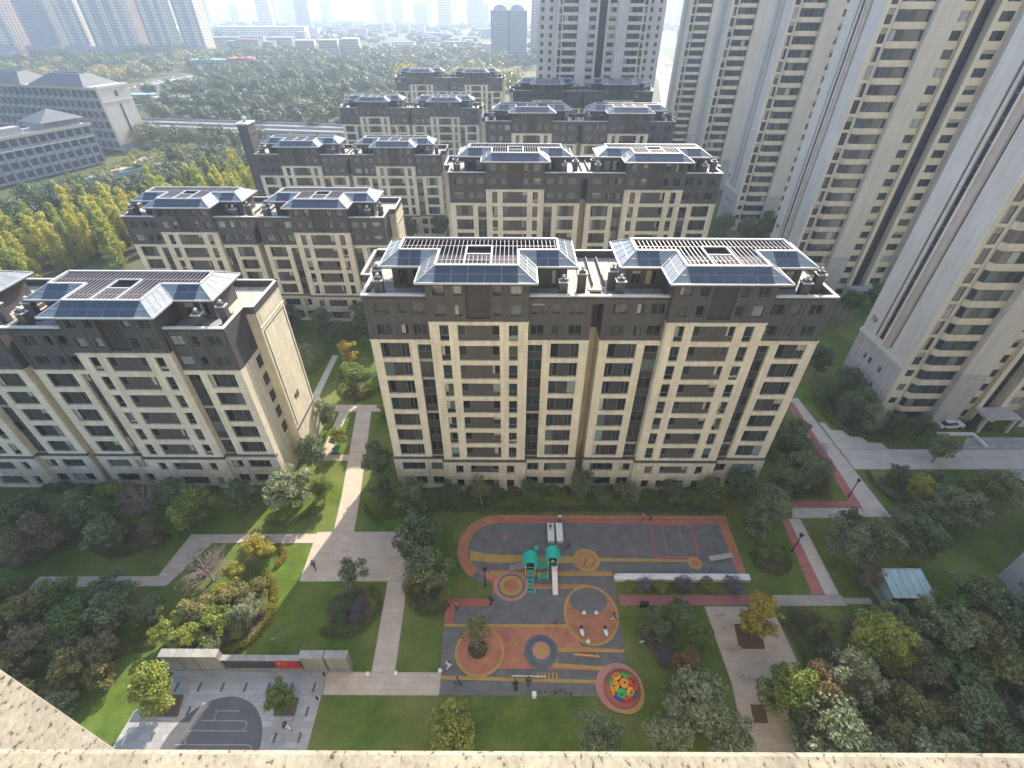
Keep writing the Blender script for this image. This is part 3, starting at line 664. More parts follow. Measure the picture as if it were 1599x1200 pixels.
def tower(name, label, x0, y0, floors=34, num=None, fine=True, right=True, wings=False, fh=2.95):
    root = empty(name, (x0, y0, 0), label=label, cat='tower', group='pale residential towers')
    H = floors * fh; ZP = 4 * fh - .3; Wd = 37.6; D = 12.6
    wl = MB()
    wl.box(.36, 17.1, .36, D, .02, H, 0); wl.box(20.5, Wd - .36, .36, D, .02, H, 0); wl.box(17.0, 20.6, 1.6, D, .02, H, 0)
    wl.box(-.2, Wd + .2, -.3, D + .2, H, H + 1.2, 0)
    joined = MB()
    def win(kind, xa, xb, za, zb_, y):
        if fine: place('window', win_mesh(kind, xb - xa, zb_ - za, 'tower_glass'), root, (xa, y, za))
        else:
            j = MB(); win_geo(j, kind, xb - xa, zb_ - za, xa, y, za); b = len(joined.v); joined.v.extend(j.v)
            for f, m in zip(j.f, j.m): joined.f.append(tuple(i + b for i in f)); joined.m.append(m); joined.sm.append(False)
    fl = MB(); sp = MB()
    ops = []
    for side in ((0, 1) if right else (0,)):
        X = (lambda v: v) if side == 0 else (lambda v: Wd - v)
        def rg(a, b): return (X(a), X(b)) if side == 0 else (X(b), X(a))
        o1, o2 = [], []
        for k in range(floors):
            z = k * fh
            if k >= 1:
                a, b = rg(.75, 2.05); o1.append((a, b, z + .35, z + 2.8) if k > 3 else (a, b, z + .9, z + 2.3)); win('plain' if k > 3 else 'single', a, b, o1[-1][2], o1[-1][3], .12)
                # bay: parapet prism below, window above
                poly = [(2.55, 0), (3.15, -.75), (8.45, -.75), (8.45, 0)]; poly = [(X(px), py) for px, py in poly]
                if fine:
                    if side not in PAR:
                        pm = MB(); pm.prism([(px - X(2.55), py) for px, py in poly], -.32, .78); PAR[side] = pm.mesh('bay_parapet', ['tower_cream'])
                    place('bay_parapet', PAR[side], root, (X(2.55), 0, z))
                else: sp.prism(poly, z - .32, z + .78)
                place('bay_window', bay_mesh(side == 1), root, (X(2.72), -.08, z + .78)) if fine else None
                if not fine:
                    m_ = MB(); pl = [(2.72, -.06), (3.27, -.64), (8.3, -.64), (8.3, 0)]; joined.prism([(X(px), py) for px, py in pl], z + .78, z + 2.6, 0)
            a, b = rg(13.3, 16.1); o2.append((a, b, z + .85, z + 2.45)); win('plain', a, b, z + .85, z + 2.45, .14)
        a, b = rg(0, 2.6); fl.wall(a, b, .02, H, 0, .36, o1, 1)
        a, b = rg(8.5, 12.9); fl.box(a, b, -1.7, .37, ZP, H, 0); fl.box(a - .05, b + .05, -1.75, .37, .02, ZP, 2)
        a, b = rg(12.9, 16.3); fl.wall(a, b, .02, H, 0, .36, o2, 1)
        a, b = rg(16.3, 17.2); fl.box(a, b, -.55, .5, .02, H, 1)
        a, b = rg(2.6, 8.5); fl.box(a, b, .28, .37, .02, H, 3)
    fl.build('facade', ['tower_stone', 'tower_cream', 'tower_plinth', 'charcoal_panel'], root)
    if not fine: tag(sp.build('bay_parapets', 'tower_cream', root), kind='stuff')
    for xp in (2.5, 12.95, 24.65):
        if xp < 17 or right:
            dp_ = MB(); dp_.tube((xp, -.09, .1), (xp, -.09, H - .5), .07, .07, 6); dp_.build('drain_pipe', 'tower_stone', root)
    # glazed stair core between the wings
    cg = MB(); cg.box(17.2, 20.4, 1.2, 1.6, .02, H, 0)
    for k in range(floors): cg.box(17.2, 20.4, 1.14, 1.2, k * fh, k * fh + .10, 1)
    for x in (18.0, 18.8, 19.6): cg.box(x, x + .08, 1.12, 1.2, .02, H, 1)
    cg.build('stair_glazing', ['core_glass', 'ledge_metal'], root)
    # gable wall towards -x with slots, fin and window strip
    so_ = [(8.6, 9.1, ZP + .9, H), (6.9, 8.0, ZP + .9, H), (4.4, 4.9, ZP + .9, H)] + [(y, y + .8, z, z + 1.3) for y in (8.4, 6.8, 3.9) for z in (4.0, 7.4)]
    gb = MB(); gb.wall(0.36, D, ZP, H, 0, .4, so_, 0, axis='y'); gb.wall(.36, D, .02, ZP, -.12, .4, so_, 2, axis='y')
    gb.box(-.34, .1, -.0, D + .1, ZP - .25, ZP + .15, 0); gb.box(-.22, .1, .0, D + .05, ZP + .15, ZP + .45, 0)
    gb.box(-.28, .0, 6.2, 6.55, ZP + .45, H, 1); gb.box(-.10, .0, 4.95, 6.2, ZP + .45, H, 4)
    gb.box(.25, .37, 3.6, 9.4, .5, H - .2, 6)
    for k in range(4, floors): gb.box(.18, .25, 6.9, 8.0, k * fh, k * fh + .22, 5)
    gb.build('gable_wall', ['tower_stone', 'tower_cream', 'tower_plinth', 'charcoal_panel', 'pink_panel', 'ledge_metal', 'core_glass'], root)
    wl.build('wall', ['tower_stone'], root)
    if wings:
        wg = MB(); o = MB()
        for xa, xb in ((-7.5, -.02), (Wd + .02, Wd + 7.5)):
            ops = [(xa + c, xa + c + 1.3, k * fh + .9, k * fh + 2.4) for k in range(floors) for c in (1.0, 4.6)]
            wg.wall(xa, xb, .02, H - 3, 3.0, 3.4, ops, 0); wg.box(xa + .02, xb - .02, 3.4, 11, .02, H - 3, 1)
        wg.build('side_wing', ['tower_stone', 'far_window'], root)
    # entrance canopy
    en = MB(); en.box(15.8, 21.8, -3.6, -.6, 3.2, 3.6, 0); en.box(16.0, 16.5, -3.4, -2.9, .05, 3.2, 1); en.box(21.1, 21.6, -3.4, -2.9, .05, 3.2, 1)
    en.build('entrance_canopy', ['tower_plinth', 'pink_panel'], root)
    if not fine: tag(joined.build('windows', ['tower_glass', 'window_frame', 'charcoal_panel'], root), kind='stuff')
    if num: text('number_sign', num, 1.45, (-.03, 10.9, ZP + 2.6), (R(90), 0, R(-90)), root)
    return root
tower('tower', 'pale tower whose gable wall carries the number seven beside the diagonal path', 65.3, 66.0, num='7#')
tower('tower', 'pale tower behind the one numbered seven, deep blue glass spine between its window columns', 68.0, 113.0, num='8#')
tower('tower', 'pale tower behind the number eight tower, dark trees at its foot', 72.0, 160.0, num='9#', right=False)
tower('tower', 'slim looking pale tower fourth from the garden end of the tower row', 73.0, 207.0, fine=True, right=False)
tower('tower', 'farthest pale tower of the row, open hazy view beside it', 73.0, 254.0, fine=False, right=False)
tower('tower', 'pale grey tower whose gable foot stands at the edge of the shady tree garden', 64.0, 22.8, fine=False, right=False)
tower('tower', 'high symmetrical tower with blue glass spine and grey side wings behind the hazy dark block', 18.0, 252.0, fine=True, wings=True)

# the tower the view is taken from: render facade, window sill and slanting corner ledge
ct = empty('viewpoint_tower', (0, -.45, 0), label='sunlit cream tower with speckled sill and corner ledge along its window', cat='tower')
mb = MB(); ops = [(-34 + i * 6.7, -34 + i * 6.7 + 3.2, k * 2.95 + .95, k * 2.95 + 2.5) for k in range(34) for i in range(11)]
mb.wall(-36, 40, .02, 100, 0, -.4, ops); mb.box(-36, 40, -13, -.41, .02, 100, 1); mb.build('wall', ['tower_cream', 'tower_glass'], ct)
mb = MB(); mb.box(-3.2, 3.6, 0, .725, 57.80, 58.0); o = mb.build('window_sill', 'sill_render', ct)
bv = o.modifiers.new('bevel', 'BEVEL'); bv.width = .008; bv.segments = 2
mb = MB(); mb.prism([(-3.2, .02), (-.30, .02), (-.30, .565), (-.62, .70), (-3.2, 1.78)], 57.75, 57.96); o = mb.build('corner_ledge', 'sill_render', ct)
bv = o.modifiers.new('bevel', 'BEVEL'); bv.width = .008; bv.segments = 2
mb = MB(); mb.box(-3.1, 3.5, 0, .66, 57.4, 57.79); mb.prism([(-3.1, .02), (-.4, .02), (-.4, .5), (-3.1, 1.6)], 54, 57.74); mb.build('sill_apron', 'tower_cream', ct)

# ------------------------------------------------------------------ institutional buildings with hipped roofs
def inst_face(mb, L_, z0, z1, floors, pitch, d=.4, pw=.8):
    n = int(L_ / pitch); fh = (z1 - z0) / floors; ops = []
    for i in range(n):
        for k in range(floors): ops.append((i * pitch + pw, (i + 1) * pitch - .25, z0 + k * fh + .9, z0 + (k + 1) * fh - .5))
    mb.wall(0, L_, z0, z1, 0, d, ops, 0)
    for i in range(n + 1): mb.box(i * pitch, min(L_, i * pitch + pw * .7), -.35, 0, z0, z1 - .5, 0)
ir = empty('institute_building', (-194, 264, 0), R(180 - 14), label='long grey institute with dark hipped roof and a blank sunlit cream end wall', cat='building')
# local x runs along the facade away from the end wall; the camera-side face is local +y, so it is built mirrored
mb = MB(); LL = 78
f = MB(); inst_face(f, LL - 1.2, 1, 27, 6, 3.9); mb.add([(x + 1.2, -y, z) for x, y, z in f.v], [t[::-1] for t in f.f])
mb.build('grey_facade', 'inst_grey', ir)
mb = MB(); mb.box(1.2, LL, -16, -.42, .02, 27); mb.build('window_band', 'far_window', ir)
mb = MB(); mb.box(0, 1.19, -16.2, .5, 3.5, 28.4); mb.box(-.15, 1.3, -16.4, .7, 21.5, 22.0); mb.box(-.25, LL, -16.5, .8, 27.2, 28.1); mb.build('end_wall', 'inst_cream', ir)
mb = MB(); mb.box(.2, 1.3, -16, .3, .02, 3.5); mb.build('plinth', 'inst_grey', ir)
mb = MB()
for z in (23.6,): mb.box(-.06, 0, -9.2, -7.6, z, z + 2.2)
mb.box(-.06, 0, -8.9, -7.7, 6.5, 20.5); mb.build('stair_window', 'far_window', ir)
mb = MB()
for a in (6, 44):
    b = a + 34; vs = [(a, 1.6, 28.1), (b, 1.6, 28.1), (b, -17.4, 28.1), (a, -17.4, 28.1), (a + 8, -5.5, 32.6), (b - 8, -5.5, 32.6), (b - 8, -10.3, 32.6), (a + 8, -10.3, 32.6)]
    mb.add(vs, [(1, 0, 4, 5), (2, 1, 5, 6), (3, 2, 6, 7), (0, 3, 7, 4), (4, 7, 6, 5), (0, 1, 2, 3)]); mb.bar((a + 8, -7.9, 32.8), (b - 8, -7.9, 32.8), 1.0, .5)
mb.build('hipped_roof', 'inst_roof', ir)
lr = empty('institute_wing', (-189.5, 243, 0), R(-113), label='lower grey wing with a green hipped pavilion roof in front of the long institute', cat='building')
mb = MB(); f = MB(); inst_face(f, 62, .4, 16, 4, 3.6); mb.add([(x, -y, z) for x, y, z in f.v], [t[::-1] for t in f.f]); mb.build('grey_facade', 'inst_grey', lr)
mb = MB(); mb.box(.2, 62, -15, -.42, .02, 15.8); mb.build('window_band', 'far_window', lr)
mb = MB(); mb.box(0, .19, -15, .2, .02, 16); mb.box(-.4, 62, -15.4, .7, 16, 16.5); mb.box(-.4, 62, .4, .75, 16.5, 17.2); mb.box(-.15, 62, -.05, .5, 11.6, 12.1); mb.build('cornice', 'inst_cream', lr)
mb = MB(); vs = [(1, 1.2, 19.5), (19, 1.2, 19.5), (19, -14.4, 19.5), (1, -14.4, 19.5), (10, -6.6, 23.5)]
mb.add(vs, [(1, 0, 4), (2, 1, 4), (3, 2, 4), (0, 3, 4), (0, 1, 2, 3)]); mb.build('pavilion_roof', 'inst_roof', lr)
mb = MB(); mb.box(3, 17, -12.5, -.6, 16.5, 19.5); mb.box(24, 32, -9, -4, 16.5, 19); mb.build('pavilion_wall', 'inst_grey', lr)
# ------------------------------------------------------------------ vent shaft, roads, far buildings
sh = empty('vent_shaft', (-79.6, 156.5, 0), label='tall dark brick shaft with pale cap standing at the end of the low block', cat='shaft')
mb = MB(); mb.box(0, 2.9, 0, 5, .02, 31.5); mb.box(-.15, 3.05, -.15, 5.15, 28.8, 29.3); mb.build('shaft', 'charcoal', sh)
mb = MB(); mb.box(-.3, 3.2, -.3, 5.3, 31.5, 31.9); mb.lathe(1.4, 2.4, [(.5, 31.9), (.55, 32.6), (.8, 32.8), (.3, 33.4), (.02, 33.5)], 10); mb.build('cap', 'coping', sh)

er = empty('elevated_road', (0, 0, 0), label='long elevated road with parapets crossing the woods', cat='road bridge')
P0, P1 = Vector((-290, 318)), Vector((-60, 287)); d = (P1 - P0).normalized(); nrm = Vector((-d.y, d.x))
def q2(s, o): p = P0 + d * s + nrm * o; return (p.x, p.y)
ln = (P1 - P0).length
mb = MB(); mb.prism([q2(0, -7), q2(ln, -7), q2(ln, 15), q2(0, 15)], 3.4, 4.7); mb.build('deck', 'road_far', er)
for o_ in (-7.2, 3.8, 15.0):
    mb = MB(); mb.prism([q2(0, o_), q2(ln, o_), q2(ln, o_ + .25), q2(0, o_ + .25)], 3.8, 5.8); mb.build('parapet', 'bridge', er)
for k in range(10):
    s = 12 + k * 22; mb = MB(); mb.prism([q2(s, -4), q2(s + 1.5, -4), q2(s + 1.5, 4), q2(s, 4)], .02, 3.4); mb.build('pier', 'bridge', er)
for k in range(7):
    s = 15 + k * 32; a = q2(s, 7.3); b = q2(s, 4.5)
    lp = empty('road_lamp', (a[0], a[1], 4.7), label='thin tall lamp post rising from the elevated road', cat='lamp', group='lamps along the elevated road')
    mb = MB(); mb.tube((0, 0, 0), (0, 0, 9), .12, .08, 6); mb.tube((0, 0, 9), (b[0] - a[0], b[1] - a[1], 9.5), .07, .05, 6); mb.build('pole', 'white_metal', lp)
    mb = MB(); mb.box(b[0] - a[0] - .4, b[0] - a[0] + .4, b[1] - a[1] - .2, b[1] - a[1] + .2, 9.4, 9.6); mb.build('lamp_head', 'white_metal', lp)
def road(name, pts, w, z, m='road_far'):
    mb = MB()
    for (xa, ya), (xb, yb) in zip(pts, pts[1:]):
        dd = Vector((xb - xa, yb - ya)).normalized() * (w / 2); n_ = Vector((-dd.y, dd.x))
        mb.quad((xa - n_.x, ya - n_.y, z), (xa + n_.x, ya + n_.y, z), (xb + n_.x, yb + n_.y, z), (xb - n_.x, yb - n_.y, z))
    return tag(mb.build(name, m), kind='structure')
road('road', [(-420, 455), (-339, 505), (-332, 600), (-300, 760)], 13, .05)
road('highway', [(120, 380), (160, 560), (205, 850), (260, 1300), (330, 2200)], 34, .05)
road('institute_drive', [(-190, 188), (-183, 215), (-176, 240), (-178, 262), (-165, 275), (-160, 290)], 5, .05, 'pale_slab')
road('institute_drive', [(-176, 240), (-160, 246), (-148, 262)], 4.5, .058, 'road_far')
fe = empty('site_fence', (0, 0, 0), label='pale blue sheet fence running behind the poplar belt', cat='fence')
for i in range(16):
    xa, ya = -186 + i * 3.2, 196 + i * 3.6
    mb = MB(); mb.bar((xa, ya, 1.3), (xa + 3.1, ya + 3.5, 1.3), .12, 2.4); mb.build('fence_panel', 'fence_blue', fe)

CARM = {}
def car(x, y, z, rz, col, label, group):
    if 'b' not in CARM:
        b = MB(); b.prism([(-2.2, -.85), (2.2, -.85), (2.3, -.5), (2.3, .5), (2.2, .85), (-2.2, .85), (-2.25, .5), (-2.25, -.5)], .35, .9); CARM['b'] = b
        c = MB(); vs = [(-1.7, -.75, .9), (1.1, -.75, .9), (1.1, .75, .9), (-1.7, .75, .9), (-1.2, -.62, 1.45), (.45, -.62, 1.45), (.45, .62, 1.45), (-1.2, .62, 1.45)]
        c.add(vs, [(0, 1, 5, 4), (1, 2, 6, 5), (2, 3, 7, 6), (3, 0, 4, 7)], 0); c.add(vs, [(4, 5, 6, 7)], 1); CARM['c'] = c
        w = MB(); w.tube((0, -.1, 0), (0, .1, 0), .32, .32, 10); CARM['w'] = w.mesh('wheel', ['tyre'])
    if col not in CARM: CARM[col] = (CARM['b'].mesh('body', [col]), CARM['c'].mesh('cabin', ['car_glass', col]))
    r = empty('car', (x, y, z), rz, label, 'car', group)
    place('body', CARM[col][0], r); place('cabin', CARM[col][1], r)
    for wx in (-1.4, 1.4):
        for wy in (-.78, .78): place('wheel', CARM['w'], r, (wx, wy, .32))
for i in range(26):
    t = rng.random(); pts = [(130, 425), (160, 560), (205, 850)]; s = t * 2; a, b = pts[int(s)], pts[int(s) + 1]; u = s - int(s)
    x = a[0] + (b[0] - a[0]) * u + rng.choice((-12, -8.5, -5, 5, 8.5, 12)); y = a[1] + (b[1] - a[1]) * u
    car(x, y, .05, R(80), rng.choice(('car_white', 'car_white', 'car_dark', 'car_red')), 'small car driving on the wide hazy highway', 'cars on the highway')
for i in range(9):
    car(-338 + rng.uniform(-4, 4), 500 + i * 9, .05, R(90), rng.choice(('car_white', 'car_white', 'car_dark')), 'small car parked along the road beyond the institute', 'cars beyond the institute')

SHEDS = ((-300, 430, 22, 'fence_blue'), (-268, 418, 16, 'far_cream'), (-286, 470, 26, 'fence_blue'), (-240, 400, 14, 'fence_blue'), (-312, 520, 20, 'far_cream'), (-262, 505, 18, 'fence_blue'))
def slab(name, label, cat, x0, y0, w, d_, h, m, floors, cols, rz=0, group=None, m2=None, parapet=True, side=True, stripes=0):
    r = empty(name, (x0, y0, 0), rz, label, cat, group)
    mb = MB(); fh = h / floors; cw = w / cols
    ops = [(i * cw + cw * .25, i * cw + cw * .75, k * fh + fh * .3, k * fh + fh * .8) for i in range(cols) for k in range(floors)]
    mb.wall(0, w, .02, h, 0, .5, ops, 0)
    if side:
        n = max(2, int(d_ / (cw * 1.3))); sw = d_ / n; so2 = [(i * sw + sw * .3, i * sw + sw * .7, k * fh + fh * .3, k * fh + fh * .8) for i in range(n) for k in range(floors)]
        mb.wall(.5, d_, .02, h, w - .5, w, so2, 1, axis='y'); mb.wall(.5, d_, .02, h, 0, .5, so2, 1, axis='y')
    else: mb.box(w - .5, w, .5, d_, .02, h, 1); mb.box(0, .5, .5, d_, .02, h, 1)
    mb.build('wall', [m, m2 or m], r)
    mb = MB(); mb.box(.5, w - .5, .51, d_, .02, h - .4); mb.build('window_band', 'far_window', r)
    if stripes:
        for q in range(stripes):
            xs = w * (q + .35) / stripes; mb = MB(); mb.box(xs, xs + w * .3 / stripes, -1.6, -.01, .02, h + 2)
            for k in range(floors): mb.box(xs + w * .06 / stripes, xs + w * .24 / stripes, -1.68, -1.6, k * fh + fh * .35, k * fh + fh * .8, 1)
            mb.build('lit_wall_strip', [m2 or m, 'far_window'], r)  # strips stand for sunlit side walls; their sunlight is in the second colour
    if parapet: mb = MB(); mb.box(-.3, w + .3, -.3, d_ + .3, h, h + 1.2); mb.build('parapet', m2 or m, r)
    return r
# long hazy towers beyond the institute
G1 = 'hazy towers beyond the institute'
for i, (x, y, w, m, m2) in enumerate(((-790, 812, 46, 'far_blue', 'far_cream'), (-716, 818, 34, 'far_cream', 'far_pink'), (-668, 822, 44, 'far_blue', 'far_blue'), (-612, 818, 30, 'far_grey', 'far_cream'), (-568, 805, 40, 'far_blue', 'far_cream'), (-524, 800, 22, 'far_cream', 'far_pink'), (-494, 806, 30, 'far_blue', 'far_cream'), (-458, 826, 30, 'far_grey', 'far_cream'))):  # blue grey fronts carry shade, cream second colours carry sunlight
    lab = ('blue grey hazy tower with cream strips painted as sunlit walls at the open end of the dense far row', 'hazy cream tower with pinkish strips beside the blue grey row end', 'wide all blue hazy tower in the middle of the dense far row', 'hazy grey tower with cream strips painted as sunlit walls beside the wide all blue one', 'blue hazy tower with cream strips painted as sunlit walls before the narrow cream pink tower', 'narrowest cream tower with pinkish strips in the dense far row', 'blue hazy tower with cream strips painted as sunlit walls behind the narrow cream pink tower', 'grey hazy tower closing the dense far row beside the woods road')[i]
    r = slab('hazy_tower', lab, 'tower', x, y, w, 24, 104, m, 34, max(6, int(w / 3.6)), R(-4), G1, m2, stripes=max(1, int(w / 15)))
    mb = MB(); mb.box(-4, w + 4, -7, -1.7, .02, 13); mb.build('podium', 'far_blue', r)
# two-domed tower and its neighbours behind the trees
r = slab('twin_dome_tower', 'slate blue tower with two domed roofs standing alone in the haze', 'tower', -29, 765, 46, 30, 53, 'far_blue', 18, 16, 0, None, None)
for x in (12, 34): mb = MB(); mb.lathe(x, 14, [(9, 54.2), (8.6, 56), (7, 58.5), (4, 60), (.3, 60.6)], 16, sy=.8); mb.build('dome', 'far_grey', r)
for x in (22.4,): mb = MB(); mb.box(x, x + 1.4, -.35, -.02, .05, 53); mb.build('rib', 'far_window', r)
slab('hazy_tower', 'narrow pinkish tower half hidden beside the high symmetrical tower', 'tower', 24, 820, 26, 22, 70, 'far_pink', 22, 6, 0)
# middle distance blocks among the trees
for i, (x, y, w, h, m) in enumerate(((-285, 775, 24, 21, 'far_pink'), (-258, 786, 24, 21, 'far_pink'), (-231, 800, 22, 22, 'far_pink'))):
    slab('brick_flats', 'brown brick flats with pale end walls among the trees', 'building', x, y, w, 14, h, m, 7, 7, R(6), 'brown brick flats', 'far_cream', side=False)
slab('low_hall', 'long pale hall with flat roof far beyond the woods', 'building', -640, 1290, 190, 30, 20, 'far_cream', 5, 30, R(2))
slab('low_hall', 'grey blue terrace of low buildings in front of the long pale hall', 'building', -560, 1040, 170, 24, 12, 'far_blue', 3, 26, R(2))
r = slab('red_roof_house', 'low white house with a red and teal roof deep in the woods', 'house', -355, 640, 62, 20, 9, 'far_grey', 2, 12, R(3), parapet=False)
mb = MB(); mb.box(-1, 40, -1, 21, 9, 10.6); mb.build('roof', 'far_teal_roof', r); mb = MB(); mb.box(40, 64, -1, 21, 9, 12); mb.build('gable_roof', 'far_red_roof', r)
r = slab('white_shed', 'small white shed with a tan roof at the clearing in the woods', 'shed', -232, 452, 26, 9, 4.5, 'far_grey', 1, 5, R(5), parapet=False)
mb = MB(); mb.box(-.6, 26.6, -.6, 9.6, 4.5, 5.2); mb.build('roof', 'far_cream', r)
for i, (x, y, w, m) in enumerate(SHEDS):
    r = slab('site_shed', 'pale low shed with flat ' + ('blue' if m == 'fence_blue' else 'cream') + ' roof in the wood clearing', 'shed', x, y, w, 8, 3.4, 'far_grey', 1, 5, R(8), 'sheds in the wood clearing', parapet=False)
    mb = MB(); mb.box(-.5, w + .5, -.5, 8.5, 3.4, 3.9); mb.build('roof', m, r)
# farthest skyline
G2 = 'faint skyline towers'
r2 = random.Random(5)
for i in range(40):
    x = -1500 + i * 66 + r2.uniform(-20, 20); y = r2.uniform(1750, 2900); w = r2.uniform(30, 60); h = r2.choice((60, 75, 88, 96, 104))
    if 40 < x < 420: continue
    slab('skyline_tower', 'faint blue grey tower on the far hazy skyline', 'tower', x, y, w, 25, h, r2.choice(('far_blue', 'far_cream', 'far_grey')), int(h / 6), int(w / 5), 0, G2, side=False)
G3 = 'low roofs of the far town'
for i in range(290):
    x = r2.uniform(-1000, 900); y = r2.uniform(900, 2100); w = r2.uniform(10, 42); h = r2.choice((6, 7, 9, 12, 16))
    if 60 < x < 330 + (y - 900) * .1: continue
    rr = empty('town_house', (x, y, 0), R(r2.uniform(-8, 8)), 'low pale building of the far hazy town', 'building', G3)
    mb = MB(); mb.wall(0, w, .02, h, 0, .5, [(j * 6 + 1.5, j * 6 + 4.5, k * 3.5 + 1, k * 3.5 + 2.6) for j in range(int(w / 6)) for k in range(int(h / 3.5))]); mb.box(.1, w - .1, .5, 14, .02, h - .1)
    mb.build('wall', r2.choice(('far_cream', 'far_grey', 'far_pink', 'far_blue')), rr)
    mb = MB(); mb.box(-.4, w + .4, -.4, 14.4, h, h + .9); mb.build('roof', r2.choice(('far_grey', 'far_grey', 'far_red_roof', 'far_teal_roof', 'far_blue')), rr)
hl = MB()
for k in range(60):
    x0 = -4300 + k * 145; x1 = x0 + 145
    z0 = 60 + 55 * math.sin(k * .37) + 35 * math.sin(k * .91 + 2); z1 = 60 + 55 * math.sin((k + 1) * .37) + 35 * math.sin((k + 1) * .91 + 2)
    z0 = min(max(z0, 15), 112); z1 = min(max(z1, 15), 112)
    hl.quad((x0, 3900, 0), (x1, 3900, 0), (x1, 4250, z1), (x0, 4250, z0)); hl.quad((x0, 4250, z0), (x1, 4250, z1), (x1, 4390, 0), (x0, 4390, 0))
tag(hl.build('hills', 'field'), kind='structure')
# ------------------------------------------------------------------ vegetation
nr = np.random.default_rng(7)
def cards(P, size, out=None, aspect=.55, flat=0.0, ow=.9):
    """diamond leaf clusters at the points P"""
    n = len(P); A = nr.normal(size=(n, 3)); 
    if out is not None: A = A * .8 + out * ow
    A[:, 2] += flat
    A /= np.linalg.norm(A, axis=1)[:, None] + 1e-9
    B = nr.normal(size=(n, 3)); B -= (B * A).sum(1)[:, None] * A; B /= np.linalg.norm(B, axis=1)[:, None] + 1e-9
    C = np.cross(A, B); s = (size * nr.uniform(.6, 1.3, n))[:, None]
    V = np.stack([P + B * s, P + C * s * aspect, P - B * s, P - C * s * aspect], 1)
    return V.reshape(-1, 3)
def card_mesh(name, V, mat_):
    n = len(V) // 4; me = bpy.data.meshes.new(name)
    me.vertices.add(len(V)); me.vertices.foreach_set('co', V.astype(np.float32).ravel())
    me.loops.add(len(V)); me.loops.foreach_set('vertex_index', np.arange(len(V), dtype=np.int32))
    me.polygons.add(n); me.polygons.foreach_set('loop_start', np.arange(0, 4 * n, 4, dtype=np.int32)); me.polygons.foreach_set('loop_total', np.full(n, 4, dtype=np.int32))
    me.materials.append(MAT[mat_]); me.update(calc_edges=True); return me
def blob_points(blobs, n, shell=.55):
    W = np.array([b[3] * b[4] * b[5] for b in blobs]) ** .75; W /= W.sum(); P = []; O = []
    for b, w in zip(blobs, W):
        k = max(3, int(n * w)); d_ = nr.normal(size=(k, 3)); d_ /= np.linalg.norm(d_, axis=1)[:, None]
        r = shell + (1.08 - shell) * nr.random(k) ** .7
        P.append(np.array(b[:3]) + d_ * r[:, None] * np.array(b[3:6])); O.append(d_)
    return np.concatenate(P), np.concatenate(O)
def crown_blobs(h, r, base, n, tall=1.0, spread=.62):
    """clumps of a crown between base and h"""
    B = []; cz = (base + h) / 2; hz = (h - base) / 2
    for i in range(n):
        u = nr.uniform(-1, 1); a = nr.uniform(0, 6.28); rad = math.sqrt(max(0, 1 - u * u * .8)) * r * nr.uniform(.15, 1.12) * spread * 1.25
        s = r * nr.uniform(.16, .40)
        B.append((rad * math.cos(a), rad * math.sin(a), cz + u * hz * .82, s, s, s * nr.uniform(.65, 1.0) * tall))
    return B
def trunk_mesh(name, h, r, base, limbs, mat_='bark', lean=0, twigs=0, tr=None):
    mb = MB(); tr = tr or .035 * h * .6 + .03; fork = base * nr.uniform(.75, 1.0)
    top = Vector((lean, 0, fork)); mb.tube((0, 0, -.05), tuple(top * .5), tr, tr * .8, 7); mb.tube(tuple(top * .5), tuple(top), tr * .8, tr * .65, 7)
    mb.tube(tuple(top), (lean * 1.4, 0, h * .86), tr * .6, tr * .12, 6)
    def grow(p, d_, ln, rad, depth):
        q = p + d_ * ln; mb.tube(tuple(p), tuple(q), rad, rad * .55, 5 if depth > 1 else 3, cap=False)
        if depth > 0:
            for _ in range(3 if depth > 1 else 4):
                v = (d_ + Vector(nr.normal(size=3)) * .42 + Vector((0, 0, .12))).normalized()
                grow(p.lerp(q, nr.uniform(.45, 1)), v, ln * nr.uniform(.55, .8), rad * .5, depth - 1)
    for i in range(limbs):
        a = 6.28 * i / limbs + nr.uniform(-.3, .3); z = fork * nr.uniform(.85, 1.0) + (h - fork) * nr.uniform(0, .45)
        d_ = Vector((math.cos(a), math.sin(a), nr.uniform(.45, 1.1))).normalized()
        grow(Vector((lean, 0, z)), d_, r * nr.uniform(.5, .72), tr * .42, twigs)
    return mb.mesh('trunk', [mat_])
KIND = {}
def kind(name, mat_, h, r, base, nb, n, size, limbs=6, bark='bark', tall=1.0, twigs=1, variants=2, shell=.5, flat=.3, spread=.62):
    vs = []
    for _ in range(variants):
        B = crown_blobs(h, r, base, nb, tall, spread); P, O = blob_points(B, n, shell)
        vs.append((trunk_mesh(name, h, r, base, limbs, bark, nr.uniform(-.2, .2), twigs), card_mesh('crown', cards(P, size, O, flat=flat), mat_)))
    KIND[name] = (vs, h, r)
kind('broad', 'leaf_dark', 7, 2.5, 1.6, 46, 5200, .19, variants=6, spread=.78, limbs=9)
kind('mid', 'leaf_mid', 7, 2.5, 1.8, 44, 5000, .19, variants=4, spread=.78, limbs=9)
kind('willow', 'leaf_grey', 7, 2.5, 1.6, 52, 5200, .17, bark='bark_pale', variants=5, shell=.3, spread=.8, limbs=10)
kind('lime', 'leaf_lime', 6, 2.3, 1.5, 44, 4600, .17, variants=4, spread=.78, limbs=8)
kind('olive', 'leaf_olive', 5, 2.2, .8, 44, 4600, .17, variants=4, spread=.78, limbs=8)
kind('gold', 'leaf_gold', 6, 2.0, 1.5, 36, 4200, .15, variants=3, shell=.3, spread=.75)
kind('rust', 'leaf_rust', 6, 2.0, 1.6, 36, 4200, .15, variants=2, shell=.3, spread=.75)
kind('rustdark', 'leaf_brown', 5, 2.2, .9, 40, 4500, .16, variants=3, spread=.78)
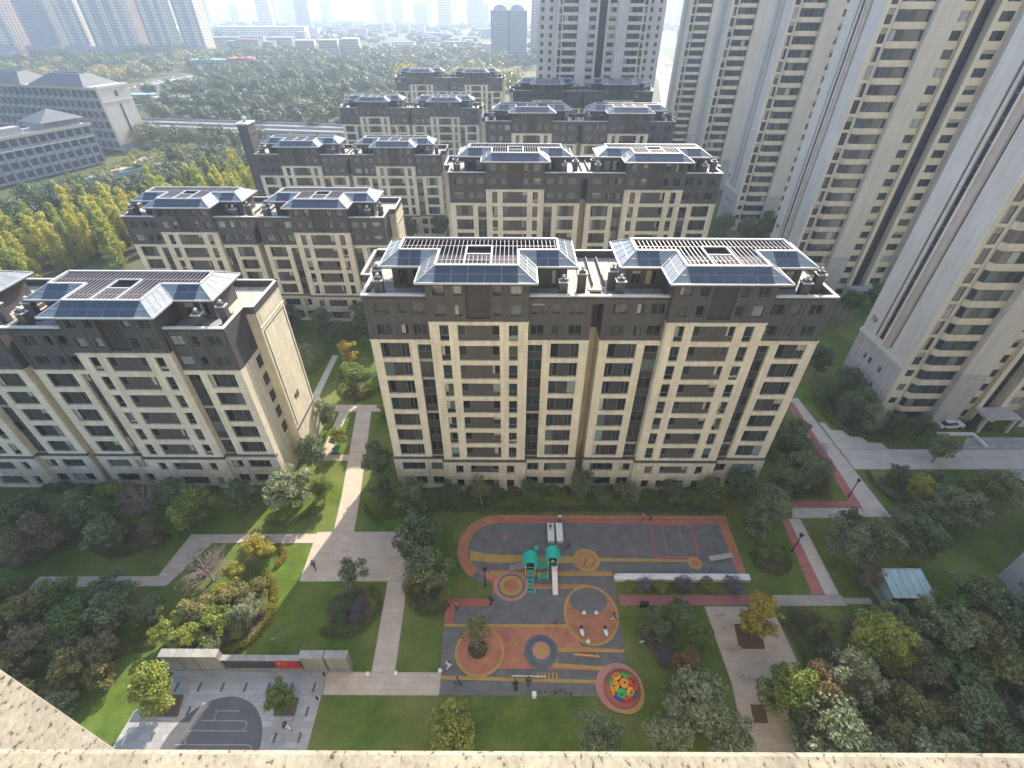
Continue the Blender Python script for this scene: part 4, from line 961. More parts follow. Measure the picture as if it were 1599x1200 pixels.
kind('sparse', 'leaf_olive', 6.5, 1.9, 1.8, 24, 1500, .12, limbs=10, bark='bark_pale', twigs=2, shell=.2)
kind('tuft', 'leaf_dark', 6.5, 1.9, 2.4, 22, 1500, .17, limbs=9, twigs=1, shell=.1, spread=.8)
kind('bare', 'leaf_brown', 6.5, 2.8, 1.0, 20, 500, .10, limbs=26, bark='twig', twigs=3, shell=.2)
TREEGRP = {}
def tree(k, x, y, h, r, label, group=None, name='tree', cat='tree', mat_=None):
    vs, h0, r0 = KIND[k]; t, c = vs[rng.randrange(len(vs))]
    root = empty(name, (x, y, .02), rng.uniform(0, 6.28), label, cat, group)
    s = (r / r0, r / r0, h / h0); root.scale = s
    place('trunk', t, root); o = place('crown', c, root)
    if mat_: o.material_slots[0].link = 'OBJECT'; o.material_slots[0].material = MAT[mat_]
    return root
# single trees with a place of their own: kind, x, y, height, crown radius, label
for k, x, y, h, r, lab in (
    ('broad', -11.8, 37.4, 8.5, 2.9, 'tall dark green tree between the stone plaza and the playground'),
    ('broad', -10.1, 32.9, 8, 2.6, 'dark leafy tree beside the rounded end of the playground'),
    ('broad', -13.9, 44.2, 7, 2.3, 'dark tree on the lawn at the corner of the playground block'),
    ('broad', -20.4, 51.2, 8, 2.1, 'narrow dark tree against the side of the playground block'),
    ('tuft', -19.9, 33.0, 6.5, 1.9, 'tree with dark leaf tufts on thin branches in the round bed below the plaza'),
    ('willow', -32.0, 45.8, 7.5, 3.1, 'broad grey green tree at the front corner of the nine storey block'),
    ('willow', -31.2, 53.7, 7, 2.2, 'grey green tree along the sunlit blank end wall'),
    ('willow', -32.0, 63.0, 6.5, 1.8, 'slim grey green tree behind the sunlit end wall at the cross path'),
    ('mid', -29.8, 73.2, 6.5, 2.7, 'round green tree in the hedged bed between two blocks'),
    ('gold', -33.3, 81.5, 6.5, 2.0, 'yellow leaved tree at the head of the thin garden path'),
    ('willow', -41.2, 81.0, 6, 1.7, 'pale young tree beside the small pond'),
    ('lime', -29.0, 58.6, 4, 1.4, 'small yellow green tree beside the narrow garden path'),
    ('gold', -22.6, 64.9, 4, 1.2, 'small yellow tree near the end of the cross path'),
    ('lime', -28.0, 47.4, 4.5, 1.5, 'yellow green tree on the lit lawn strip beside the walkway'),
    ('gold', -33.1, 37.6, 4.5, 1.8, 'orange and yellow tree on the lit lawn by the stepped path'),
    ('bare', -38.5, 34.2, 5.2, 3.0, 'leafless tree of dense brown branches beside the stepped path'),
    ('lime', -36.4, 20.3, 6.5, 2.2, 'yellow green tree in the soil pit at the lawn side of the grey forecourt'),
    ('mid', -23.8, 19.9, 4.5, 1.4, 'small spreading tree in the soil pit below the red flag panel'),
    ('mid', -44.2, 42.6, 7, 2.5, 'bright green tree below the windows of the nine storey block'),
    ('bare', -52.7, 44.8, 6, 3.0, 'dark leafless tree in front of the nine storey block'),
    ('lime', -5.4, 16.7, 6, 2.6, 'bushy yellow green tree on the lawn below the playground'),
    ('willow', 8.4, 16.2, 6, 2.1, 'grey green tree below the coloured climbing dome'),
    ('sparse', -3.9, 25.8, 6.5, 2.0, 'thin olive tree growing in the ringed pit of the playground'),
    ('broad', 19.5, 28.6, 6, 1.4, 'slim dark green tree on the lawn below the red path'),
    ('rust', 19.1, 23.4, 4.5, 1.5, 'orange brown tree on the shady lawn beside the garden court'),
    ('gold', 28.4, 28.0, 7, 2.3, 'airy yellow tree growing from the soil pit of the garden court'),
    ('lime', 28.3, 20.2, 7, 2.6, 'green and yellow tree over the lower soil pit of the garden court'),
    ('rust', 31.4, 20.9, 6.5, 2.2, 'orange red tree beside the garden court'),
    ('lime', 39.8, 25.3, 7.5, 2.9, 'bright lit green tree below the footbridge slats'),
    ('willow', 35.6, 21.6, 7, 2.3, 'pale grey green tree between the orange red tree and the bright green one'),
    ('willow', 30.5, 16.7, 7, 3.4, 'largest grey green tree below the orange red tree'),
    ('willow', 35.8, 42.7, 8, 2.4, 'pale topped tree between the playground court corner and the triangular bed'),
    ('lime', 60.4, 47.6, 5, 1.6, 'bright yellow green shrub tree in the bed beside the entrance path'),
    ('willow', 68.9, 55.6, 6, 1.8, 'thin grey green tree standing on the entrance path'),
    ('sparse', -4.4, 46.6, 6.5, 1.8, 'thin yellowish tree before the base windows of the playground block'),
    ('broad', 10.0, 47.2, 7, 1.6, 'narrow dark tree before the slot between the two halves of the playground block'),
    ('bare', 72.7, 95.8, 8, 3.0, 'brown leafless tree between the number seven tower and the one behind'),
    ('rust', 53.9, 23.6, 3.5, .8, 'small reddish shrub deep in the shady tree garden'),
    ): tree(k, x, y, h, r, lab)
# look-alikes told apart only by where they stand
def grove(lab, grp, lst):
    look = dict(broad='dark green', rustdark='brownish', olive='dull olive', willow='pale grey green', bare='leafless', lime='bright yellow green', mid='fresh green', gold='yellow')
    for k, x, y, h, r in lst: tree(k, x, y, h, r, look[k] + ' ' + lab, grp)
grove('tree in the belt between the nine storey block and the stepped path', 'trees below the nine storey block', [('broad', -59.8, 42.6, 6, 2.4), ('rustdark', -62.3, 38.9, 6, 2.6), ('broad', -53.7, 38.4, 6, 2.4), ('rustdark', -63.6, 36.2, 5.5, 2.0), ('broad', -38.8, 45.2, 6.5, 2.0), ('broad', -67.7, 42.6, 6, 2.2), ('rustdark', -48.5, 39.5, 4.5, 1.9), ('broad', -72, 39, 6, 2.4), ('broad', -76, 43, 6.5, 2.6), ('broad', -48.6, 45.6, 6, 2.0), ('mid', -57.5, 45.8, 5, 1.9)])
grove('tree in the thicket between the stepped path and the corner ledge', 'thicket below the stepped path', [('broad', -46.5, 29.0, 5.5, 2.6), ('mid', -50.5, 27.2, 5.5, 2.7), ('olive', -56.2, 28.4, 5.5, 2.4), ('rustdark', -53.0, 24.9, 5.0, 2.2), ('rustdark', -45.6, 25.0, 4.6, 2.0), ('olive', -47.2, 22.4, 4.6, 1.9), ('olive', -53.2, 22.0, 5, 2.0), ('olive', -60.5, 27.5, 5.5, 2.4), ('broad', -48.9, 31.2, 4.6, 2.0), ('rustdark', -58.5, 24.0, 4.5, 2.0), ('mid', -63, 30, 5, 2.2), ('olive', -50, 19.5, 4.5, 1.9), ('broad', -42.7, 29.4, 4.0, 1.7)])
grove('bushy shrub in the gold hedged bed above the flag wall', 'shrubs in the gold hedged bed', [('olive', -37.0, 28.6, 4.2, 2.0), ('lime', -34.2, 27.6, 4.0, 2.1), ('olive', -33.4, 31.2, 3.6, 1.8), ('willow', -31.6, 29.0, 3.6, 1.6), ('lime', -36.8, 26.0, 3.8, 1.6), ('gold', -35.4, 31.5, 3.2, 1.1), ('lime', -39.6, 27.0, 3.6, 1.6), ('olive', -31.6, 32.4, 2.6, 1.2), ('lime', -35.2, 34.6, 3.2, 1.3), ('willow', -34, 25.7, 2.8, 1.3)])
grove('tree at the lower end of the shady lawn beside the garden court', 'trees on the shady lawn', [('willow', 18.6, 19.1, 7, 3.0), ('willow', 20.8, 16.3, 6.5, 2.3), ('willow', 15.4, 16.6, 6, 2.0), ('mid', 21.4, 26.2, 4.2, 1.3), ('broad', 17.0, 28.0, 2.8, 1.6)])
grove('tree in the dense shady garden around the glass canopy', 'trees around the glass canopy', [('broad', 48.6, 26.3, 7, 2.8), ('broad', 55.6, 30.4, 7, 2.2), ('broad', 56.8, 27.6, 7, 2.7), ('olive', 51.2, 22.8, 6.5, 2.6), ('broad', 55.8, 22.0, 6.5, 2.4), ('rustdark', 44.0, 22.0, 5.5, 2.3), ('olive', 40.2, 18.6, 5.5, 2.3), ('broad', 46.5, 18.4, 5.5, 2.5), ('olive', 36.7, 16.9, 4.6, 2.0), ('broad', 51.4, 17.6, 5.5, 2.3), ('broad', 42.4, 15.2, 5, 2.2), ('lime', 42.2, 23.6, 4.8, 1.8), ('olive', 36.0, 27.2, 3.6, 1.5), ('rustdark', 34.6, 29.0, 2.6, 1.3), ('broad', 60, 20, 6, 2.6), ('mid', 60.5, 25.5, 6, 2.4), ('broad', 47.0, 13, 5, 2.3), ('olive', 54, 14, 5, 2.3), ('broad', 44.6, 28.4, 4.6, 1.9)])
grove('tree in the shady belt between the glass canopy and the entrance path', 'trees above the glass canopy', [('willow', 44.2, 38.0, 6.5, 2.5), ('broad', 48.2, 38.2, 6.5, 2.5), ('broad', 53.6, 38.2, 7, 2.8), ('bare', 54.2, 41.6, 6, 2.4), ('willow', 62.3, 43.6, 6.5, 3.0), ('olive', 67.4, 46.0, 6.5, 2.6), ('willow', 71.6, 47.2, 6.5, 2.4), ('broad', 57.4, 43.6, 4.6, 1.8), ('broad', 59.6, 51.4, 3.6, 1.4), ('broad', 47.4, 42.0, 4.0, 1.7), ('rustdark', 45.4, 34.2, 3.6, 1.6), ('broad', 64, 50, 4, 1.5), ('broad', 75, 42, 6, 2.4)])
grove('tree in the hedged bed at the foot of the number seven tower', 'trees at the number seven tower', [('broad', 58.9, 64.8, 6.5, 2.2), ('broad', 62.4, 66.2, 6.5, 2.3), ('broad', 62.4, 71.8, 7, 2.3), ('willow', 61.6, 62.8, 6.0, 2.1), ('broad', 69.2, 60.6, 5.5, 1.9), ('rustdark', 64.5, 61.9, 3.2, 1.4), ('broad', 61.4, 79.6, 6.5, 2.2), ('broad', 58.2, 70.2, 3.4, 1.3), ('broad', 61.0, 87.5, 7, 2.4), ('broad', 66.0, 62.7, 4.4, 1.4), ('broad', 61.8, 94, 7, 2.5)])
grove('tree in the triangular bed between the playground block and the diagonal path', 'trees in the triangular bed', [('broad', 43.2, 49.9, 7, 2.7), ('broad', 40.2, 48.8, 6.2, 2.2), ('broad', 46.3, 50.1, 5.6, 1.9), ('broad', 44.9, 55.8, 6.8, 2.4), ('olive', 47.0, 48.8, 2.6, 1.1), ('bare', 48.9, 55.7, 4.8, 1.8), ('mid', 47.3, 53.0, 4, 1.6), ('broad', 48, 60, 5, 1.8), ('broad', 42.8, 60.4, 6, 2.0)])
grove('low tree in the strip between the playground and its block', 'trees in the playground strip', [('broad', -9.0, 46.4, 4.5, 1.7), ('broad', 2.8, 47.2, 4.0, 1.6), ('broad', 17.1, 47.3, 4.0, 1.6), ('broad', 23.9, 47.2, 4.3, 1.7), ('broad', 29.4, 47.4, 5.0, 1.8), ('broad', -2.7, 47.0, 3.4, 1.3), ('broad', 13.4, 47.0, 3.4, 1.4), ('rustdark', -15.8, 47.2, 3.6, 1.3), ('mid', 6.4, 47.0, 3.0, 1.2), ('mid', 20.4, 47.0, 2.8, 1.2), ('broad', 33.6, 47.2, 6.4, 2.2), ('broad', 33.0, 40.6, 6, 1.8), ('broad', -6, 47.2, 2.6, 1.1), ('mid', 26.8, 46.9, 2.8, 1.2), ('broad', -18.6, 46.2, 5.6, 1.8)])
grove('tree at the foot of the second row of blocks', 'trees at the second row', [('broad', -41.7, 92.6, 7.5, 2.8), ('broad', -33.7, 94.4, 7.5, 2.8), ('broad', -49.1, 94.0, 7, 2.6), ('broad', -37.4, 89.6, 5.5, 2.2), ('broad', -56, 95, 7, 2.6), ('mid', -28.5, 91, 6.5, 2.4), ('broad', -24.0, 84, 6.5, 2.4), ('mid', -22.5, 74, 6, 2.0), ('broad', -47, 76, 5, 2.0), ('mid', -52, 84, 6, 2.4), ('broad', -22.5, 150.5, 8, 2.8), ('broad', -32.2, 149.6, 7.5, 2.6), ('broad', -45, 148, 7, 2.6)])
grove('tree at the shaded foot of the towers behind number seven', 'trees at the tower feet', [('broad', 66.3, 152.0, 8.5, 3.0), ('broad', 73.1, 148.2, 8.5, 3.0), ('broad', 80.5, 153.4, 8.5, 2.8), ('broad', 62.2, 157.1, 8.5, 2.8), ('bare', 64.6, 100.7, 7.5, 2.5), ('broad', 60, 104, 7.5, 2.6), ('broad', 62, 198, 8, 2.8), ('broad', 66, 130, 8, 2.6), ('broad', 60, 140, 8, 2.6), ('broad', 88, 106, 7, 2.6), ('mid', 80, 103, 6.5, 2.4), ('broad', 77, 149, 7.5, 2.5)])

grove('tree in the overgrown garden below the glass canopy', 'trees of the overgrown garden', [(pk, xx, yy, hh, rr) for pk, xx, yy, hh, rr in (('olive', 37.6, 21.0, 4.4, 2.0), ('willow', 39.6, 15.4, 5.0, 2.2), ('olive', 44.4, 24.8, 4.8, 2.1), ('mid', 47.0, 22.2, 5.2, 2.3), ('rustdark', 48.8, 20.4, 4.6, 2.0), ('olive', 53.4, 25.8, 5.4, 2.3), ('broad', 58.2, 23.4, 5.8, 2.4), ('mid', 51.6, 29.2, 4.6, 1.9), ('olive', 57.8, 17.6, 5.2, 2.3), ('willow', 34.0, 14.6, 5.4, 2.4), ('broad', 36.0, 24.2, 3.6, 1.7), ('rustdark', 40.8, 28.2, 3.0, 1.6), ('olive', 43.6, 18.6, 4.4, 2.0), ('broad', 61.6, 29.6, 5.6, 2.3), ('olive', 47.4, 16.2, 4.2, 2.0))])
grove('tree in the overgrown corner between the corner ledge and the thicket hedge', 'trees of the ledge corner', [('olive', -57.0, 20.5, 4.6, 2.1), ('rustdark', -62.0, 23.0, 4.8, 2.2), ('broad', -66.0, 27.0, 5.2, 2.4), ('mid', -55.0, 31.0, 4.4, 2.0), ('olive', -60.2, 31.0, 4.0, 1.8), ('broad', -46.6, 19.6, 3.6, 1.6), ('rustdark', -49.6, 24.4, 4.0, 1.8), ('olive', -44.2, 22.6, 3.4, 1.5), ('broad', -70, 31, 5, 2.2)])
# hedges and clipped balls
def hedge(pts, w, h, mat_, label, group=None, dens=260):
    P = []
    for (xa, ya), (xb, yb) in zip(pts, pts[1:]):
        ln_ = math.hypot(xb - xa, yb - ya); n = int(ln_ * dens * w); t = nr.random(n); o_ = nr.uniform(-w / 2, w / 2, n)
        nx, ny = -(yb - ya) / ln_, (xb - xa) / ln_
        prof = np.sqrt(np.clip(1 - (np.abs(o_) / (w / 2)) ** 3, 0, 1)); z = prof * h * nr.uniform(.35, 1.05, n)
        P.append(np.stack([xa + (xb - xa) * t + nx * o_, ya + (yb - ya) * t + ny * o_, z + .03], 1))
    P = np.concatenate(P); o = place('hedge', card_mesh('hedge', cards(P, .09, None, .6, .6), mat_)); return tag(o, label, 'hedge', group)
def smooth(pts, n=6):
    out = []
    for i in range(len(pts) - 1):
        p0 = pts[max(0, i - 1)]; p1 = pts[i]; p2 = pts[i + 1]; p3 = pts[min(len(pts) - 1, i + 2)]
        for k in range(n):
            t = k / n; out.append(tuple(.5 * (2 * p1[j] + (p2[j] - p0[j]) * t + (2 * p0[j] - 5 * p1[j] + 4 * p2[j] - p3[j]) * t * t + (-p0[j] + 3 * p1[j] - 3 * p2[j] + p3[j]) * t ** 3) for j in (0, 1)))
    return out + [pts[-1]]
for pts, w, h, m, lab in (
    ([(-36.5, 25.0), (-33.1, 25.2), (-30.2, 27.0), (-29.4, 29.8), (-30.2, 33.2), (-32.3, 35.4)], 1.0, .6, 'hedge_gold', 'curved gold hedge around the lit shrub bed above the flag wall'),
    ([(-31.2, 36.2), (-30.6, 37.8), (-31.5, 39.2)], .9, .6, 'hedge_gold', 'short gold hedge beside the orange and yellow tree'),
    ([(-22.8, 27.9), (-20.4, 27.3), (-18.0, 28.0), (-16.5, 29.9), (-16.7, 32.0), (-18.2, 33.3)], .9, .55, 'leaf_olive', 'curved olive hedge around the round bed below the plaza'),
    ([(-13.2, 32.8), (-11.8, 30.6), (-9.4, 29.9), (-7.7, 31.4)], .9, .55, 'leaf_olive', 'curved hedge below the dark trees at the rounded playground end'),
    ([(-70, 35.6), (-65.1, 37.0), (-61.8, 39.0), (-58.4, 39.4), (-54.2, 37.8), (-50.6, 38.6), (-48.2, 41.4)], .9, .6, 'leaf_olive', 'wavy olive hedge on the shady lawn above the stepped path'),
    ([(59.2, 77), (57.2, 70), (57.4, 64.6), (60.8, 61.5), (65.4, 60.8), (69.0, 62.6), (73.0, 62.6)], .8, .55, 'leaf_olive', 'long curved hedge around the bed at the number seven tower'),
    ([(50.6, 57.5), (49.9, 52.6), (48.6, 49.0), (45.5, 48.3), (42.4, 48.2)], .8, .55, 'leaf_olive', 'rounded hedge of the triangular bed beside the diagonal path'),
    ([(57.0, 53.4), (56.6, 50.5), (58.2, 47.2), (61, 45.6)], .8, .55, 'leaf_olive', 'curved hedge below the entrance path'),
    ([(32.6, 38.6), (33.0, 36.4), (35.2, 35.6), (37.0, 36.8), (37.4, 39.6)], .8, .55, 'leaf_olive', 'rounded hedge between the playground end and the sloping red strip'),
    ([(-22.0, 46.4), (-20.2, 44.2), (-17.0, 44.3), (-15.6, 46.4)], .8, .55, 'leaf_olive', 'rounded hedge at the foot of the playground block by the walkway'),
    ([(-34.2, 78.2), (-33.2, 73.8), (-30.2, 70.9), (-27.0, 71.8), (-25.4, 75.6)], .9, .55, 'leaf_olive', 'curved hedge of the bed between two blocks'),
    ([(-52, 19.5), (-48.2, 22.0), (-45.0, 25.0), (-41.2, 26.6)], .9, .6, 'leaf_olive', 'long hedge of the thicket beside the corner ledge'),
    ([(-35.4, 43.6), (-31.8, 43.0), (-29.4, 46.6), (-29.2, 51.0)], .8, .55, 'leaf_olive', 'hedge at the front corner of the nine storey block'),
    ([(-47.5, 78.5), (-42, 78.8), (-39.6, 82), (-39.8, 88)], .8, .5, 'hedge_gold', 'gold hedge beside the small pond'),
    ([(-12, 45.6), (10, 45.7), (31.5, 45.6)], .9, .6, 'leaf_dark', 'straight dark hedge behind the playground'),
    ([(32.6, 30.2), (33.6, 25.0), (30.4, 19.6)], .6, .5, 'leaf_olive', 'narrow hedge along the garden court'),
    ): hedge(smooth(pts), w, h, m, lab)

def ball_mesh(mat_, n=1500, s=.07):
    P, O = blob_points([(0, 0, .55, .75, .75, .6)] + [(nr.uniform(-.4, .4), nr.uniform(-.4, .4), nr.uniform(.5, .8), .38, .38, .35) for _ in range(7)], n, .6)
    P[:, 2] = np.abs(P[:, 2]); return card_mesh('foliage', cards(P, s, O, .6), mat_)
BM = {m: ball_mesh(m) for m in ('leaf_lime', 'leaf_purple', 'leaf_olive', 'leaf_dark', 'leaf_grey')}
def shrub(x, y, s, m, label, group):
    return tag(place('shrub', BM[m], None, (x, y, .02), (0, 0, rng.uniform(0, 6)), (s, s, s * rng.uniform(.8, 1.05))), label, 'shrub', group)
for x, m, s in ((15.0, 'leaf_lime', 1.05), (17.0, 'leaf_purple', 1.35), (19.1, 'leaf_lime', 1.2), (22.0, 'leaf_purple', 1.5), (25.0, 'leaf_olive', 1.35), (28.3, 'leaf_purple', 1.6)):
    shrub(x, 33.5, s, m, {'leaf_lime': 'yellow green clipped shrub below the white planter wall', 'leaf_purple': 'greyish purple shrub below the white planter wall', 'leaf_olive': 'olive green clipped shrub below the white planter wall'}[m], 'shrubs below the white planter wall')
def bed(cx, cy, rx, ry, n, ms, label, group):
    if min(rx, ry) > 1.4:
        ph = rng.uniform(0, 6); poly = [(cx + rx * 1.12 * math.cos(a) * (1 + .10 * math.sin(3 * a + ph)), cy + ry * 1.12 * math.sin(a) * (1 + .10 * math.sin(3 * a + ph))) for a in [6.283 * i / 40 for i in range(40)]]
        sheet('planting_bed', poly, .034, 'bed_soil', depth=.012)
    for _ in range(n):
        a = rng.uniform(0, 6.28); q = math.sqrt(rng.random()); shrub(cx + rx * q * math.cos(a), cy + ry * q * math.sin(a), rng.uniform(.7, 1.3), rng.choice(ms), label, group)
bed(-19.9, 30.8, 2.4, 2.2, 16, ('leaf_dark', 'leaf_olive', 'leaf_purple'), 'low shrub in the round bed below the plaza', 'shrubs of the round bed')
bed(-34, 29.6, 3.6, 3.2, 18, ('leaf_lime', 'leaf_olive', 'leaf_grey', 'leaf_purple'), 'low shrub filling the gold hedged bed', 'shrubs filling the gold hedged bed')
bed(45.6, 51.5, 3.0, 2.6, 14, ('leaf_dark', 'leaf_olive', 'leaf_grey'), 'low shrub in the triangular bed', 'shrubs of the triangular bed')
bed(61.8, 67.5, 2.6, 5.0, 18, ('leaf_dark', 'leaf_olive', 'leaf_purple', 'leaf_grey'), 'low shrub in the bed at the number seven tower', 'shrubs at the number seven tower')
bed(-11, 33.6, 2.2, 2.4, 10, ('leaf_dark', 'leaf_olive'), 'low shrub under the dark trees at the rounded playground end', 'shrubs at the rounded playground end')
bed(35.0, 37.6, 1.6, 1.8, 8, ('leaf_olive', 'leaf_lime'), 'low shrub in the bed between the playground and the red strip', 'shrubs beside the red strip')
bed(-56, 41.0, 7, 1.6, 18, ('leaf_dark', 'leaf_purple', 'leaf_olive'), 'low shrub on the shady lawn of the nine storey block', 'shrubs of the nine storey block')
bed(60.4, 49.6, 3.0, 2.6, 10, ('leaf_olive', 'leaf_dark', 'leaf_lime'), 'low shrub below the entrance path', 'shrubs below the entrance path')
bed(49, 24, 8, 5, 24, ('leaf_dark', 'leaf_olive', 'leaf_grey'), 'low shrub in the shady garden around the glass canopy', 'shrubs around the glass canopy')
bed(-29.6, 74, 2.4, 2.4, 10, ('leaf_lime', 'leaf_olive'), 'low shrub in the hedged bed between two blocks', 'shrubs between two blocks')
bed(17.6, 27.0, 1.7, 2.6, 9, ('leaf_dark', 'leaf_purple', 'leaf_olive'), 'low shrub on the lawn below the red path', 'shrubs below the red path')
for i in range(7): shrub(3.2 + i * .55, 21.3 + rng.uniform(-.2, .2), rng.uniform(.22, .34), 'leaf_grey', 'tiny grey plant sprouting at the lower playground edge', 'tiny plants at the playground edge')
# ivy mass against the block base
bed(8, 48.9, 24, .35, 40, ('leaf_dark', 'leaf_dark', 'leaf_olive'), 'dark foundation shrub along the base of the playground block', 'foundation shrubs of the playground block')
bed(-58, 48.9, 22, .35, 30, ('leaf_dark',), 'dark foundation shrub along the base of the nine storey block', 'foundation shrubs of the nine storey block')

# fallen leaves on the lawns
FL = [(o.location.x, o.location.y) for o in COL.objects if o.type == 'EMPTY' and o.name.split('.')[0] == 'tree' and o.location.y < 95]
P = np.array([(x + nr.normal() * 2.4, y + nr.normal() * 2.4, .045) for x, y in FL for _ in range(70)])
for m_, a_ in (('leaf_gold', 0), ('leaf_rust', 1), ('leaf_brown', 2)):
    tag(place('fallen_leaves', card_mesh('fallen_leaves', cards(P[a_::3], .075, None, .7, 4.0), m_)), 'fallen leaves scattered over the lawns, ' + ('yellow', 'orange', 'brown')[a_] + ' ones', 'leaves', kind='stuff')
# poplar belt
def poplar(m):
    B = []
    for i in range(34):
        u = nr.random(); z = 1.5 + 12.0 * u; rr = (1.9 * (1 - u) ** .6 + .25) * nr.uniform(.3, .8); a = nr.uniform(0, 6.28); s = .55 + .55 * (1 - u)
        B.append((rr * math.cos(a), rr * math.sin(a), z, s, s, s * 1.5))
    P, O = blob_points(B, 2600, .4); return trunk_mesh('trunk', 13, 1.4, 2.2, 5, 'bark_pale', 0, 0, .16), card_mesh('crown', cards(P, .24, O, flat=.2), m)
POP = [poplar('poplar_yellow') for _ in range(3)]; POG = [poplar('poplar_green') for _ in range(3)]
pr = random.Random(3); cnt = 0; tries = 0
while cnt < 170 and tries < 6000:
    tries += 1
    u = pr.random(); t = pr.gauss(0, .45)
    bx = -146 + u * 62; by = 112 + u * 118; x = bx + t * -22 ; y = by + t * 14
    if x > -86 and y < 172: continue
    golden = pr.random() < (.95 - .55 * u + (.1 if t < 0 else -.15))
    tm, cm = pr.choice(POP if golden else POG); s = pr.uniform(.75, 1.1)
    rt = empty('poplar', (x, y, 0), pr.uniform(0, 6.28), 'golden yellow poplar in the belt beside the eight storey block' if golden else 'green poplar in the belt beside the eight storey block', 'tree', 'golden poplars of the belt' if golden else 'green poplars of the belt')
    rt.scale = (s * 1.15, s * 1.15, s); place('trunk', tm, rt); o = place('crown', cm, rt); cnt += 1
    if golden and pr.random() < .05: o.material_slots[0].link = 'OBJECT'; o.material_slots[0].material = MAT['leaf_gold']

# woods that read as one mass
def woods(name, label, pts, h, r, n_card, mats, size):
    B = {m: [] for m in dict.fromkeys(mats)}
    for x, y in pts:
        m = rng.choice(mats); cl = 1 + .35 * math.sin(x * .04 + 2) * math.sin(y * .05); hh = h * rng.uniform(.5, 1.25) * cl; rr = r * rng.uniform(.45, 1.3) * cl
        blobs = [(x, y, hh * .55, rr * .72, rr * .72, hh * .40)] + [(x + rng.uniform(-.6, .6) * rr, y + rng.uniform(-.6, .6) * rr, hh * rng.uniform(.5, .85), rr * rng.uniform(.3, .45), rr * rng.uniform(.3, .45), hh * rng.uniform(.14, .22)) for _ in range(4)]
        P, O = blob_points(blobs, n_card, .82); keep = P[:, 2] > hh * .3; B[m].append(cards(P[keep], size, O[keep], .75, flat=.2, ow=4.5))
    for m in B:
        if B[m]: tag(place(name, card_mesh(name, np.concatenate(B[m]), m)), label + ' ' + {'wood_mid': 'in mid green', 'wood_dark': 'in dark green', 'wood_olive': 'in olive', 'wood_gold': 'in autumn yellow', 'leaf_mid': 'in mid green', 'leaf_dark': 'in dark green', 'poplar_green': 'in yellow green', 'leaf_olive': 'in olive', 'poplar_yellow': 'in autumn yellow', 'leaf_brown': 'in brown', 'leaf_gold': 'in gold'}[m], 'woods', kind='stuff')
def region(n, fx):
    out = []; k = 0
    while len(out) < n and k < n * 40:
        k += 1; p = fx()
        if p: out.append(p)
    return out
U = rng.uniform
def r_belt():                     # dark trees between the poplars and the institute
    u = U(0, 1); return (-176 + 80 * u + U(-22, 14), 138 + 118 * u + U(-14, 26))
def r_mid():                      # woods on both sides of the elevated road
    y = U(270, 660); x = U(-70 - (y - 270) * .62, -48 + (y - 270) * .02) if y < 310 else U(-260 - (y - 310) * .3, -62 + (y - 310) * .05)
    rd = 318 + (x + 290) * (-31 / 230)
    if any(sx - 7 < x < sx + sw + 7 and sy - 16 < y < sy + 14 for sx, sy, sw, _ in SHEDS): return None
    if math.sin(x * .055 + 1.3 * math.sin(y * .031)) + math.sin(y * .047 + 1.7 * math.sin(x * .023)) + rng.gauss(0, .5) < -.75: return None
    if rd - 10 < y < rd + 18 or (-356 < x < -296 and 440 < y < 680): return None
    return (x, y)
def r_far():
    y = U(640, 900); return (U(-520, 60), y)
def r_left():                     # yellowing wood behind the institute
    y = U(400, 760); x = U(-640, -350); return None if (abs(x + 335) < 24) else (x, y)
def r_road(): return (U(-200, -84), U(238, 284)) if U(0, 1) < 2 else None
def r_gold(): return (U(-95, 10), U(470, 540))
def r_campus():
    u = U(0, 1); return (-178 + U(-8, 26), 205 + 60 * u)
def r_town(): return (U(-1300, 1100), U(880, 2300))
woods('belt_trees', 'bushy trees between the poplars and the institute', region(380, r_belt), 8, 4.2, 480, ['wood_mid', 'wood_dark', 'wood_olive'], .30)
woods('roadside_trees', 'trees below the elevated road', [p for p in region(200, r_road) if not (p[0] < -158 and p[1] < 268) and p[1] < 318 + (p[0] + 290) * (-31 / 230) - 12], 8, 4.6, 420, ['wood_mid', 'wood_dark', 'wood_olive'], .34)
woods('woods', 'dense woods around the elevated road', region(700, r_mid), 11.5, 7.5, 480, ['wood_mid', 'wood_dark', 'wood_mid', 'wood_olive'], .52)
woods('far_woods', 'far hazy woods before the town', region(480, r_far), 12, 10, 260, ['wood_mid', 'wood_olive'], .95)
woods('institute_woods', 'woods behind the institute', region(560, r_left), 11, 8.5, 300, ['wood_gold', 'wood_mid', 'wood_dark'], .7)
woods('autumn_grove', 'yellow grove behind the farthest block', region(60, r_gold), 15, 8, 200, ['leaf_gold', 'wood_gold'], 1.0)
woods('town_trees', 'trees among the far town roofs', [p for p in region(900, r_town) if not 60 < p[0] < 350 + (p[1] - 900) * .12], 10, 12, 60, ['wood_mid', 'wood_dark'], 2.4)
woods('campus_shrubs', 'shrubs around the institute drive', region(160, r_campus), 2.6, 2.2, 70, ['leaf_mid', 'poplar_green', 'leaf_brown'], .35)
